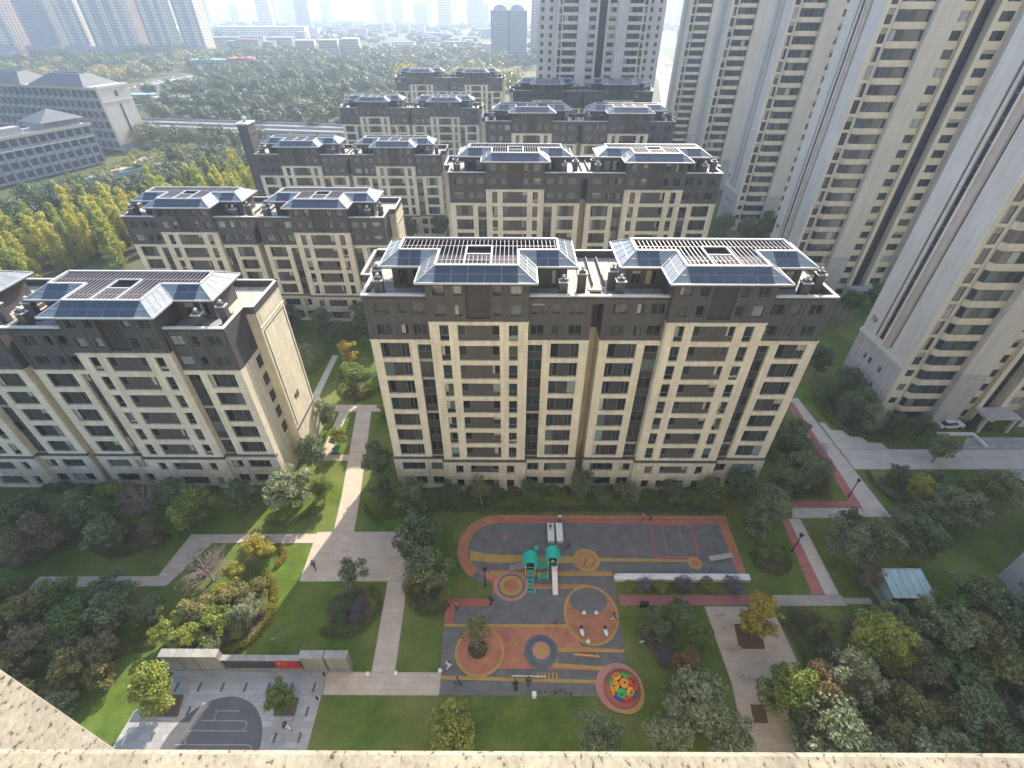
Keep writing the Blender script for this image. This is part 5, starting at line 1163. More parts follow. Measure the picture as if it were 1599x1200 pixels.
# ------------------------------------------------------------------ playground
def arc(cx, cy, rx, ry, a0, a1, n=24): return [(cx + rx * math.cos(R(a0 + (a1 - a0) * i / n)), cy + ry * math.sin(R(a0 + (a1 - a0) * i / n))) for i in range(n + 1)]
pgs = sheet('playground_surface', arc(-1.8, 39.2, 5.6, 5.5, 90, 245) + [(-2.4, 33.9), (-2.4, 32.0), (-8.2, 31.9), (-7.8, 21.1), (10.4, 21.0), (13.0, 23.4), (13.4, 34.5), (30.9, 34.6), (31.3, 44.7)], .060, 'rubber_grey', depth=.05)
Z = [.064]
def paint(name, poly, m, dz=0.004):
    Z[0] += dz; return sheet(name, poly, Z[0], m, parent=pgs, depth=.0035)
def disc(name, cx, cy, rx, ry, m): return paint(name, arc(cx, cy, rx, ry, 0, 352.5, 47), m)
def ringpoly(o_, i_): return o_ + i_[::-1]
# running band round the top court
paint('painted_band', ringpoly(arc(-1.8, 39.2, 5.58, 5.48, 90, 232) , arc(-1.8, 39.2, 4.15, 4.15, 90, 232)), 'rubber_orange')
paint('painted_band', [(-1.8, 44.68), (31.28, 44.68), (30.92, 34.64), (29.7, 34.64), (29.9, 43.3), (-1.8, 43.35)], 'rubber_orange', 0)
paint('painted_band', [(-1.8, 44.15), (31.0, 44.15), (31.0, 43.62), (-1.8, 43.62)], 'rubber_red')
for y in (44.4, 43.9): paint('painted_line', [(-1.6, y), (30.4, y), (30.4, y - .07), (-1.6, y - .07)], 'rubber_pink')
paint('painted_patch', [(-4.4, 35.9), (-2.4, 33.9), (-2.4, 32.6), (1.5, 32.6), (1.5, 35.1), (-2.6, 35.4)], 'rubber_orange')
paint('painted_band', [(-5.6, 38.8), (-3, 38.2), (8.6, 37.95), (8.6, 36.9), (-3, 37.0), (-5.5, 37.3)], 'rubber_yellow')
paint('painted_stripe', [(11.4, 37.75), (24.0, 37.55), (24.0, 37.2), (11.4, 37.2)], 'rubber_yellow', 0)
paint('painted_stripe', [(-2.8, 35.6), (13.3, 35.55), (13.3, 35.1), (-2.8, 35.1)], 'rubber_yellow', 0)
paint('painted_stripe', [(-2.8, 35.85), (13.3, 35.8), (13.3, 35.6), (-2.8, 35.62)], 'rubber_orange', 0)
paint('painted_stripe', [(1.4, 33.95), (10.0, 33.95), (10.0, 33.5), (1.4, 33.5)], 'rubber_orange', 0)
paint('painted_stripe', [(1.4, 33.5), (8.6, 33.5), (8.6, 33.3), (1.4, 33.3)], 'rubber_yellow', 0)
paint('painted_line', [(11.8, 38.6), (18.2, 38.5), (18.2, 38.38), (11.8, 38.48)], 'rubber_red', 0)
for i in range(5): paint('painted_mark', [(15.6 + i * .55, 38.9), (15.9 + i * .55, 38.9), (15.9 + i * .55, 38.68), (15.6 + i * .55, 38.68)], 'rubber_orange', 0)
paint('painted_mark', [(-1.2, 41.2), (-.6, 41.2), (-.6, 40.7), (-1.2, 40.7)], 'rubber_orange', 0)
disc('painted_disc', 10.1, 37.4, 1.8, 1.75, 'rubber_yellow'); disc('painted_disc', 10.1, 37.4, 1.3, 1.25, 'rubber_orange'); disc('painted_disc', 10.1, 37.4, .9, .85, 'rubber_yellow')
disc('painted_disc', 0, 33.7, 2.2, 2.1, 'rubber_pink'); disc('painted_disc', 0, 33.7, 1.75, 1.65, 'rubber_slate'); disc('painted_disc', 0, 33.7, 1.5, 1.4, 'rubber_yellow'); disc('painted_disc', 0, 33.7, .95, .9, 'rubber_orange')
disc('painted_disc', 24.6, 37.0, .95, .9, 'rubber_yellow'); disc('painted_disc', 24.6, 37.0, .55, .5, 'rubber_orange')
# court outline
for a, b in (((20.0, 43.2), (25.9, 43.2)), ((25.9, 43.2), (25.3, 37.9)), ((25.3, 37.9), (19.5, 37.9)), ((19.5, 37.9), (20.0, 43.2))):
    mb = MB(); mb.bar((a[0], a[1], .088), (b[0], b[1], .088), .18, .008); mb.build('court_line', 'paint_red', pgs)
for xa, xb in ((21.6, 21.2), (24.0, 23.6)):
    mb = MB(); mb.bar((xa, 43.1, .088), (xb, 38, .088), .07, .006); mb.build('court_line', 'rubber_pink', pgs)
# lower half
paint('painted_field', [(-2.6, 28.5), (7.2, 28.5), (8.2, 26.2), (13.1, 25.9), (13.1, 25.6), (5.4, 25.5), (5.4, 24.2), (11, 23.9), (11, 23.5), (4.6, 23.7), (-1.6, 23.7)], 'rubber_orange')
paint('painted_stripe', [(-8.0, 28.75), (7.0, 28.75), (7.0, 28.4), (-8.0, 28.4)], 'rubber_yellow')
paint('painted_stripe', [(5.2, 26.0), (13.1, 25.85), (13.1, 25.5), (5.2, 25.6)], 'rubber_yellow', 0)
paint('painted_stripe', [(4.6, 24.35), (11, 24.0), (11, 23.65), (4.6, 23.95)], 'rubber_yellow', 0)
paint('painted_stripe', [(-7.7, 23.0), (9.7, 22.6), (9.7, 22.25), (-7.7, 22.6)], 'rubber_yellow', 0)
paint('painted_field', [(-8.2, 31.88), (-2.4, 31.95), (-2.4, 30.9), (-6.9, 30.9), (-6.9, 28.8), (-8.0, 28.8)], 'rubber_red')
disc('painted_disc', -3.6, 25.6, 2.85, 2.8, 'rubber_yellow'); disc('painted_disc', -3.6, 25.6, 2.55, 2.5, 'rubber_orange')
disc('painted_disc', 9.8, 30.0, 3.35, 3.8, 'rubber_yellow'); disc('painted_disc', 9.8, 30.0, 3.05, 3.5, 'rubber_orange'); disc('painted_disc', 9.7, 31.7, 2.35, 1.65, 'rubber_grey')
disc('painted_disc', 3.5, 25.6, 1.95, 1.9, 'rubber_slate'); disc('painted_disc', -.5, 27.1, .55, .5, 'rubber_red')
disc('painted_disc', 11.9, 21.9, 2.6, 2.5, 'rubber_pink'); disc('painted_disc', 12.4, 21.5, 2.1, 2.2, 'rubber_yellow')
for i in range(6): paint('painted_bar', [(2.9 + i * .42, 23.35), (3.1 + i * .42, 23.35), (3.1 + i * .42, 22.55), (2.9 + i * .42, 22.55)], 'rubber_yellow', 0)
# round mound with rings
mb = MB(); mb.lathe(3.5, 25.6, [(1.55, .09), (1.5, .22), (1.3, .34), (1.02, .40)], 32, 0); mb.lathe(3.5, 25.6, [(1.03, .39), (.95, .42), (.72, .44)], 32, 1); mb.lathe(3.5, 25.6, [(.73, .435), (.6, .455), (.05, .46)], 32, 2)
tag(mb.build('round_mound', ['rubber_slate', 'rubber_pink', 'rubber_yellow']), 'low round rubber mound with slate rim and yellow middle', 'mound')
# ringed tree pit
pt = empty('tree_pit', (-3.8, 25.8, .08), label='round planted pit ringed by a low kerb around the playground tree', cat='planter')
mb = MB(); mb.lathe(0, 0, [(1.28, 0), (1.28, .22), (1.12, .24), (1.10, .1), (1.0, .08)], 28); mb.build('kerb_ring', 'rubber_orange', pt)
mb = MB(); mb.lathe(0, 0, [(1.11, .05), (1.1, .16), (.05, .22)], 24); mb.build('soil', 'soil', pt)
P, O = blob_points([(0, 0, .25, 1.0, 1.0, .3)], 1400, .4); P[:, 2] = np.abs(P[:, 2]); place('ground_cover', card_mesh('ground_cover', cards(P, .09, O, .6), 'leaf_brown'), pt)

# climbing structure
ps = empty('play_structure', (0, 0, .06), label='two towered play structure with sea green roofs, net bridge and slides', cat='play structure')
def post(x, y, h, z=0):
    mb = MB(); mb.tube((x, y, z), (x, y, z + h), .055, .055, 8); mb.lathe(x, y, [(.07, z + h), (.07, z + h + .06), (.02, z + h + .1)], 8); mb.build('post', 'play_post', ps)
for cx, cy, hz in ((2.45, 35.5, 1.35), (5.35, 36.0, 1.7)):
    for dx in (-.6, .6):
        for dy in (-.6, .6): post(cx + dx, cy + dy, hz + 1.75)
    mb = MB(); mb.box(cx - .62, cx + .62, cy - .62, cy + .62, hz - .08, hz); mb.build('platform', 'net_black', ps)
    # curved roof boards on a hipped frame
    for s in (-1, 1):
        prof = [(0, hz + 2.45), (.35 * s, hz + 2.36), (.68 * s, hz + 2.05), (.95 * s, hz + 1.55)]
        mb = MB()
        for (xa, za), (xb, zb_) in zip(prof, prof[1:]):
            mb.quad((cx + xa, cy - .85, za), (cx + xb, cy - .85, zb_), (cx + xb, cy + .85, zb_), (cx + xa, cy + .85, za)); mb.quad((cx + xa, cy - .85, za - .05), (cx + xa, cy + .85, za - .05), (cx + xb, cy + .85, zb_ - .05), (cx + xb, cy - .85, zb_ - .05))
            for y in (-.85, .85): mb.quad((cx + xa, cy + y, za), (cx + xa, cy + y, za - .05), (cx + xb, cy + y, zb_ - .05), (cx + xb, cy + y, zb_))
        mb.build('roof', 'play_green', ps)
    for y in (-.62, .62):
        mb = MB(); mb.box(cx - .55, cx + .55, cy + y - .02, cy + y + .02, hz + .9, hz + 1.0); mb.box(cx - .55, cx + .55, cy + y - .02, cy + y + .02, hz + .2, hz + .28)
        if y > 0:
            for i in range(6): mb.box(cx - .5 + i * .19, cx - .46 + i * .19, cy + y - .015, cy + y + .015, hz + .28, hz + .9)
        mb.build('guard_rail', 'play_green', ps)
def chute(p, q, w, m):
    p = Vector(p); q = Vector(q); mid = [p.lerp(q, t) for t in (0, .12, .5, .85, 1)]; mid[0].z = p.z; mid[1].z = p.z - .05; mid[3].z = q.z + .1; mid[4].z = q.z + .04
    d_ = (q - p); s = Vector((-d_.y, d_.x, 0)).normalized() * (w / 2); mb = MB()
    for a, b in zip(mid, mid[1:]):
        mb.quad(tuple(a - s), tuple(a + s), tuple(b + s), tuple(b - s))
        for e in (-1, 1): mb.bar(a + s * e + Vector((0, 0, .1)), b + s * e + Vector((0, 0, .1)), .06, .24)
    mb.build('slide', m, ps)
chute((5.55, 35.4, 1.7), (5.6, 32.4, .1), .62, 'paint_white'); chute((1.85, 35.7, 1.35), (-.2, 36.1, .1), .7, 'steel')
# net bridge
mb = MB()
for i in range(9):
    t = i / 8; x = 3.05 + 1.7 * t; z = 1.35 + .35 * t - .25 * math.sin(math.pi * t); mb.box(x - .09, x + .09, 35.3, 36.2, z - .04, z)
for y in (35.3, 36.2):
    for z0 in (.45, .85):
        for i in range(8):
            t, u = i / 8, (i + 1) / 8; mb.tube((3.05 + 1.7 * t, y, 1.35 + .35 * t - .25 * math.sin(math.pi * t) + z0), (3.05 + 1.7 * u, y, 1.35 + .35 * u - .25 * math.sin(math.pi * u) + z0), .03, .03, 6)
    for i in range(9): t = i / 8; z = 1.35 + .35 * t - .25 * math.sin(math.pi * t); mb.tube((3.05 + 1.7 * t, y, z), (3.05 + 1.7 * t, y, z + .85), .02, .02, 5)
mb.build('net_bridge', 'play_green', ps)
mb = MB()
for i in range(6):
    t = i / 5; mb.box(2.1, 2.8, 32.8 + 2.1 * t - .1, 32.8 + 2.1 * t + .1, .1 + 1.2 * t, .16 + 1.2 * t)
for x in (2.1, 2.8): mb.bar((x, 32.7, .15), (x, 34.95, 1.42), .05, .1); mb.bar((x, 32.7, .7), (x, 34.95, 1.95), .04, .05)
mb.build('climbing_ramp', 'play_green', ps)
for x in (1.85, 3.05): post(x, 32.65, 1.2)
mb = MB()
for i in range(5): mb.box(3.6, 4.7, 34.5 + .02 * i, 34.56 + .02 * i, .25 + i * .22, .38 + i * .22)
mb.build('play_panel', 'play_green', ps)
for x in (3.55, 4.75): post(x, 34.55, 1.6)
mb = MB()
for i in range(6): mb.box(4.95 + i * .16, 5.0 + i * .16, 34.9, 34.95, .3, 1.7)
for z in (.5, .8, 1.1, 1.4): mb.box(4.92, 5.82, 34.88, 34.93, z, z + .05)
mb.build('rope_net', 'net_black', ps)
mb = MB(); mb.lathe(3.3, 37.6, [(.28, 2.2), (.34, 2.5), (.2, 2.8), (.03, 2.9)], 12); mb.tube((3.3, 37.6, 0), (3.3, 37.6, 2.25), .05, .05, 8); mb.build('lookout', 'play_green', ps)

# climbing dome of perforated hexagon shells
dm = empty('climbing_dome', (12.15, 21.75, .15), label='coloured climbing dome of perforated round shells on the rubber mound', cat='climbing dome'); dm.scale = (1.22, 1.22, 1.1)
mb = MB(); mb.lathe(0, 0, [(1.65, 0), (1.6, .2), (1.3, .45), (1.0, .55)], 28); mb.build('rubber_mound', 'rubber_red', dm)
def shell(lon, lat, m):
    c = Vector((math.cos(lon) * math.cos(lat), math.sin(lon) * math.cos(lat), math.sin(lat))); n = c.copy(); c = Vector((c.x * 1.15, c.y * 1.15, .45 + c.z * 1.0))
    a = n.cross(Vector((.13, .21, 1))).normalized(); b = n.cross(a).normalized(); mb = MB()
    prof = [(.10, .06), (.13, .10), (.30, .07), (.44, -.02), (.46, -.10)]; vs = []; nn = 18
    for r_, h_ in prof:
        for i in range(nn): t = 2 * math.pi * i / nn; vs.append(tuple(c + (a * math.cos(t) + b * math.sin(t)) * r_ + n * h_))
    fs = [(k * nn + i, k * nn + (i + 1) % nn, (k + 1) * nn + (i + 1) % nn, (k + 1) * nn + i) for k in range(len(prof) - 1) for i in range(nn)]
    mb.add(vs, fs, 0, True); vs2 = [tuple(c + (a * math.cos(t) + b * math.sin(t)) * .10 + n * .03) for t in [2 * math.pi * i / 10 for i in range(10)]]; mb.add(vs2, [tuple(range(10))], 1)
    for i in range(6):
        t = 2 * math.pi * i / 6; p = c + (a * math.cos(t) + b * math.sin(t)) * .27 + n * .085; mb.add([tuple(p + (a * math.cos(u) + b * math.sin(u)) * .045) for u in [2 * math.pi * j / 6 for j in range(6)]], [tuple(range(6))], 1)
    mb.build('shell', [m, 'black_paint'], dm)
shell(0, R(88), 'dome_orange')
for i, m in enumerate(('dome_green', 'dome_orange', 'dome_orange', 'dome_green', 'dome_orange', 'dome_red')): shell(R(60 * i + 70), R(42), m)
for i, m in enumerate(('dome_orange', 'dome_red', 'dome_orange', 'dome_green', 'dome_orange', 'dome_blue', 'dome_red', 'dome_blue', 'dome_orange')): shell(R(40 * i + 40), R(5), m)

# loose playground pieces
def thing(name, label, cat, group, loc, rz=0): return empty(name, loc, rz, label, cat, group)
sw = thing('seesaw', 'orange seesaw with a long plank on the grey strip beside the mound', 'seesaw', None, (8.6, 25.0, .08), R(-3))
mb = MB(); mb.bar((-1.5, 0, .62), (1.5, 0, .42), .18, .06); mb.build('plank', 'dome_orange', sw)
mb = MB(); mb.tube((-.3, 0, 0), (0, 0, .5), .06, .05, 8); mb.tube((.3, 0, 0), (0, 0, .5), .06, .05, 8); mb.build('stand', 'dome_orange', sw)
for x in (-1.25, 1.25): mb = MB(); mb.tube((x, 0, .55), (x * .9, 0, .85), .025, .025, 6); mb.tube((x * .9, -.15, .85), (x * .9, .15, .85), .025, .025, 6); mb.build('handle', 'steel', sw)
bb = thing('balance_beam', 'low pale balance beam along the yellow stripe', 'balance beam', None, (2.0, 22.85, .08), R(-1))
mb = MB(); mb.box(-1.9, 1.9, -.07, .07, .28, .38); mb.build('beam', 'play_post', bb)
for x in (-1.6, 0, 1.6): mb = MB(); mb.box(x - .06, x + .06, -.06, .06, 0, .28); mb.build('leg', 'steel', bb)
for x, y in ((8.4, 27.6), (11.2, 27.6)):
    s_ = thing('spring_rider', 'white and black spring rider on the orange circle', 'spring rider', 'spring riders on the orange circle', (x, y, .1), R(100))
    mb = MB()
    for i in range(36):
        t, u = i / 36, (i + 1) / 36; mb.tube((.14 * math.cos(t * 31), .14 * math.sin(t * 31), .05 + t * .4), (.14 * math.cos(u * 31), .14 * math.sin(u * 31), .05 + u * .4), .02, .02, 4, cap=False)
    mb.build('spring', 'black_paint', s_)
    mb = MB(); mb.lathe(0, 0, [(.02, .42), (.2, .46), (.26, .58), (.2, .72), (.05, .78)], 12, sx=2.0); mb.build('body', 'paint_white', s_)
    mb = MB(); mb.lathe(.42, 0, [(.05, .6), (.17, .72), (.2, .9), (.14, 1.05), (.02, 1.1)], 10); mb.build('head', 'black_paint', s_)
    mb = MB(); mb.tube((.3, -.25, .85), (.3, .25, .85), .025, .025, 6); mb.build('handle', 'steel', s_)
for x, y in ((8.9, 30.0), (10.4, 30.0), (9.0, 26.6)):
    s_ = thing('stepping_stool', 'round white stool on the orange circle', 'stool', 'white stools on the orange circle', (x, y, .1))
    mb = MB(); mb.lathe(0, 0, [(.10, 0), (.12, .3)], 12); mb.build('stem', 'steel', s_); mb = MB(); mb.lathe(0, 0, [(.2, .3), (.24, .34), (.24, .42), (.2, .45), (.02, .46)], 16); mb.build('seat', 'paint_white', s_)
for x, lab in ((5.55, 'long white bench board with a child on it at the top court'), (6.75, 'long white bench board next to the one with the child')):
    b_ = thing('long_bench', lab, 'bench', None, (x, 41.5, .07), R(-1))
    mb = MB(); mb.box(-.42, .42, -1.5, 1.5, .40, .48); mb.box(-.46, -.38, -1.5, 1.5, .42, .56); mb.box(.38, .46, -1.5, 1.5, .42, .56); mb.build('seat_board', 'paint_white', b_)
    mb = MB(); mb.box(-.42, .42, -1.75, -1.52, .1, .42); mb.build('end_step', 'wall_grey', b_)
    for y in (-1.2, 1.2): mb = MB(); mb.box(-.36, .36, y - .05, y + .05, 0, .40); mb.build('leg', 'black_paint', b_)
b_ = thing('slab_bench', 'pale slanting slab bench at the orange corner of the court', 'bench', None, (28.2, 37.7, .07), R(10))
mb = MB(); mb.box(-1.7, 1.7, -.35, .35, .3, .48); mb.build('seat', 'kerb', b_)
for x in (-1.2, 1.2): mb = MB(); mb.box(x - .15, x + .15, -.28, .28, 0, .3); mb.build('leg', 'wall_grey', b_)
# white planter wall
pw = thing('planter_wall', 'long white planter wall with rounded end along the court', 'wall', None, (0, 0, .05))
for i in range(7):
    xa = 13.7 + i * 2.45; mb = MB(); mb.box(xa, xa + 2.44, 34.3, 35.0, 0, .62); mb.box(xa - .0, xa + 2.44, 34.22, 35.08, .62, .72); mb.build('wall_segment', 'paint_white', pw)
mb = MB(); mb.lathe(13.7, 34.65, [(.36, 0), (.36, .62), (.43, .62), (.43, .72), (.02, .725)], 20); mb.build('rounded_end', 'paint_white', pw)
for x in (17.3, 22.6, 28.6):
    t_ = thing('young_tree', 'young bare tree wrapped in teal with guy props behind the clipped shrubs', 'tree', 'wrapped young trees at the planter wall', (x, 33.9, .02), rng.uniform(0, 6))
    place('trunk', trunk_mesh('t', 3.6, 1.1, 1.0, 7, 'twig', 0, 2, .06), t_)
    mb = MB()
    for a in range(3): mb.tube((.9 * math.cos(a * 2.1), .9 * math.sin(a * 2.1), 0), (0, 0, 1.6), .03, .03, 5)
    mb.build('guy_prop', 'teal_wrap', t_)
    mb = MB(); mb.tube((0, 0, .9), (0, 0, 1.8), .1, .09, 8); mb.build('trunk_wrap', 'teal_wrap', t_)

# lamps, bollards, bins
def lamp(x, y, label, group=None):
    r = thing('garden_lamp', label, 'lamp', group, (x, y, .06), rng.uniform(0, 3))
    mb = MB(); mb.tube((0, 0, 0), (0, 0, 3.4), .09, .06, 10); mb.lathe(0, 0, [(.16, 0), (.16, .12), (.09, .2)], 10); mb.build('pole', 'black_paint', r)
    mb = MB(); mb.lathe(0, 0, [(.06, 3.4), (.2, 3.45), (.22, 3.75), (.3, 3.8), (.06, 3.95)], 12); mb.build('lamp_head', 'black_paint', r)
lamp(51.3, 48.4, 'dark garden lamp at the corner of the red strip and diagonal path'); lamp(38.4, 38.9, 'dark garden lamp beside the sloping red strip'); lamp(-3.3, 33.7, 'dark lamp post at the rounded end of the playground'); lamp(-32.8, 82.8, 'dark lamp post at the head of the thin garden path')
def binn(x, y, label, group=None):
    r = thing('litter_bin', label, 'bin', group, (x, y, .05))
    for dx in (-.26, .26): mb = MB(); mb.lathe(dx, 0, [(.2, .08), (.22, .85), (.18, .9), (.05, .95)], 10); mb.build('canister', 'black_paint', r)
    mb = MB(); mb.box(-.5, .5, -.04, .04, .0, 1.1); mb.box(-.52, .52, -.2, .2, 1.08, 1.14); mb.build('frame', 'black_paint', r)
binn(16.4, 30.95, 'black twin litter bin at the lawn edge of the red path, by the orange circle'); binn(21.2, 30.95, 'black twin litter bin at the lawn edge by the garden court')
G5 = 'black bollards of the courtyard path'
for x, y in ((-20.7, 20.6), (-20.7, 23.0)):
    mb = MB(); mb.lathe(x, y, [(.1, .05), (.1, .75), (.05, .85)], 10); tag(mb.build('bollard', 'black_paint'), 'short dark bollard where the courtyard path meets the forecourt', 'bollard', G5)
for x, y in ((-15.9, 23.1), (-12.8, 23.2), (-7.9, 23.5)):
    mb = MB(); mb.lathe(x, y, [(.14, .02), (.24, .1), (.25, .3), (.14, .46), (.02, .5)], 12); tag(mb.build('stone_ball', 'paint_white'), 'small white stone ball at the corner of the courtyard path', 'stone ball', 'white stone balls at the courtyard path')
for x, y, lab in ((15.2, 26.5, 'small white signboard on the lawn beside the orange circle'), (-27.6, 26.6, 'small pale green signboard on the lit lawn above the flag wall'), (46.2, 35.6, 'small white signboard on the shady lawn near the glass canopy'), (-44.5, 29.8, 'small white signboard on the lawn below the stepped path'), (57.4, 35.4, 'small pale green signboard under the trees beyond the glass canopy')):
    s_ = thing('signboard', lab, 'sign', None, (x, y, .02), R(10)); mb = MB(); mb.box(-.28, .28, -.02, .02, .45, .85); mb.build('board', 'paint_white' if 'green' not in lab else 'canopy_glass', s_)
    mb = MB(); mb.box(-.03, .03, -.02, .02, 0, .45); mb.build('stake', 'steel', s_)
mb = MB(); mb.box(2.3, 2.75, 20.75, 21.25, .05, .75); tag(mb.build('cabinet', 'paint_white'), 'small white cabinet at the lower edge of the playground', 'cabinet')

# flag wall
fw = thing('flag_wall', 'long stone and black granite wall carrying a red flag panel', 'wall', None, (0, 23.75, 0))
for xa, xb, h in ((-38.0, -36.3, 3.4), (-36.15, -34.6, 3.4), (-34.45, -31.8, 3.4), (-22.9, -20.4, 3.2), (-20.2, -17.8, 3.2)):
    mb = MB(); mb.box(xa, xb, -.3, .45, .02, h); mb.box(xa - .05, xb + .05, -.36, .5, h, h + .12); mb.build('stone_panel', 'wall_grey', fw)
mb = MB(); mb.box(-36.3, -36.15, -.1, .35, .02, 3.3); mb.box(-34.6, -34.45, -.1, .35, .02, 3.3); mb.box(-20.4, -20.2, -.1, .35, .02, 3.1); mb.build('joint', 'black_granite', fw)
mb = MB(); mb.box(-31.75, -22.9, -.12, .3, .3, 2.2); mb.build('granite_panel', 'black_granite', fw)
mb = MB(); mb.box(-31.8, -22.9, -.2, .4, 2.2, 2.36); mb.box(-38.1, -17.7, -.5, -.31, .02, .3); mb.box(-31.75, -22.95, -.31, .3, .02, .3); mb.build('coping', 'wall_grey', fw)
fl_ = MB(); fl_.box(-26.1, -23.4, -.17, -.121, .42, 2.0); fl_.build('flag_panel', 'flag_red', fw)
def star(cx, cz, r, rot=0):
    mb = MB(); vs = [(cx + (r if i % 2 == 0 else r * .4) * math.sin(rot + math.pi * i / 5), -.178, cz + (r if i % 2 == 0 else r * .4) * math.cos(rot + math.pi * i / 5)) for i in range(10)]
    mb.add(vs, [tuple(range(10))]); mb.build('star', 'flag_yellow', fw)
star(-25.55, 1.55, .28)
for x, z, r_ in ((-25.05, 1.82, .4), (-24.86, 1.62, .9), (-24.86, 1.36, 1.4), (-25.05, 1.16, .3)): star(x, z, .10, r_)

# garden court furniture
for x, y in ((25.1, 29.9), (25.5, 28.4), (25.7, 25.9), (25.9, 23.0)):
    t_ = thing('round_table', 'small round pale table in the garden court', 'table', 'round tables of the garden court', (x, y, .07))
    mb = MB(); mb.lathe(0, 0, [(.28, .68), (.30, .7), (.30, .74), (.28, .76)], 18); mb.build('table_top', 'kerb', t_); mb = MB(); mb.lathe(0, 0, [(.22, 0), (.06, .1), (.06, .68)], 10); mb.build('leg', 'steel', t_)
    for sx in ((.85,) if y > 28 else (-.6, .7)):
        s_ = thing('garden_stool', 'small round stool beside a table in the garden court', 'stool', 'stools of the garden court', (x + sx, y + .1, .07))
        mb = MB(); mb.lathe(0, 0, [(.19, .40), (.21, .42), (.21, .46), (.18, .48)], 14); mb.build('seat', 'kerb', s_); mb = MB(); mb.lathe(0, 0, [(.14, 0), (.04, .06), (.04, .40)], 8); mb.build('leg', 'steel', s_)
# slatted footbridge beside the garden court
fb = thing('slatted_footbridge', 'footbridge of pale slats leading from the garden court to the glass canopy', 'footbridge', None, (0, 0, .07))
for i in range(36):
    x = 33.0 + i * .34; mb = MB(); mb.box(x, x + .22, 31.15 - (i > 25) * -.25, 32.55 - (i > 25) * .35, 0, .09); mb.build('slat', 'pale_slab', fb)
# glass canopy of the basement stair
gc2 = thing('glass_canopy', 'glass roofed basement entrance with white frame in the shady garden', 'canopy', None, (46.4, 31.4, 0)); gc2.scale = (.86, .95, .95)
mb = MB(); mb.box(-.2, 6.6, 2.9, 3.6, .02, 1.2); mb.box(-.2, .3, -.2, 2.9, .02, .9); mb.box(6.2, 6.6, -.2, 2.9, .02, .9); mb.build('base_wall', 'wall_grey', gc2)
for i in range(5):
    x = .3 + i * 1.18; mb = MB(); vs = [(x + .04, -.25, 2.25), (x + 1.12, -.25, 2.25), (x + 1.12, 3.3, 3.0), (x + .04, 3.3, 3.0)]
    mb.add(vs + [(a, b, c - .03) for a, b, c in vs], [(0, 1, 2, 3), (7, 6, 5, 4), (0, 4, 5, 1), (2, 6, 7, 3)]); mb.build('roof_pane', 'canopy_glass', gc2)
for i in range(6):
    x = .3 + i * 1.18; mb = MB(); mb.bar((x, -.3, 2.27), (x, 3.35, 3.03), .08, .12); mb.build('rafter', 'white_metal', gc2)
    mb = MB(); mb.tube((x, -.1, .0), (x, -.1, 2.25), .04, .04, 6); mb.tube((x, 3.2, 1.2), (x, 3.2, 2.95), .04, .04, 6); mb.build('post', 'white_metal', gc2)
mb = MB(); mb.bar((.3, -.28, 2.3), (6.2, -.28, 2.3), .1, .12); mb.bar((.3, 3.32, 3.05), (6.2, 3.32, 3.05), .1, .12); mb.build('edge_beam', 'white_metal', gc2)
for x in (.3, 6.2): mb = MB(); mb.add([(x, -.05, .9), (x, 3.0, .9), (x, 3.0, 2.85), (x, -.05, 2.2)], [(0, 1, 2, 3)]); mb.build('side_pane', 'canopy_glass', gc2)
# low hedge planter on the entrance court
bx = thing('white_kerb_wall', 'low white kerb wall beside the tower entrance court', 'wall', None, (0, 0, .05))
mb = MB(); mb.box(71.5, 80, 61.8, 62.2, 0, .5); mb.box(80, 80.4, 58.9, 62.2, 0, .5); mb.build('kerb_wall', 'paint_white', bx)

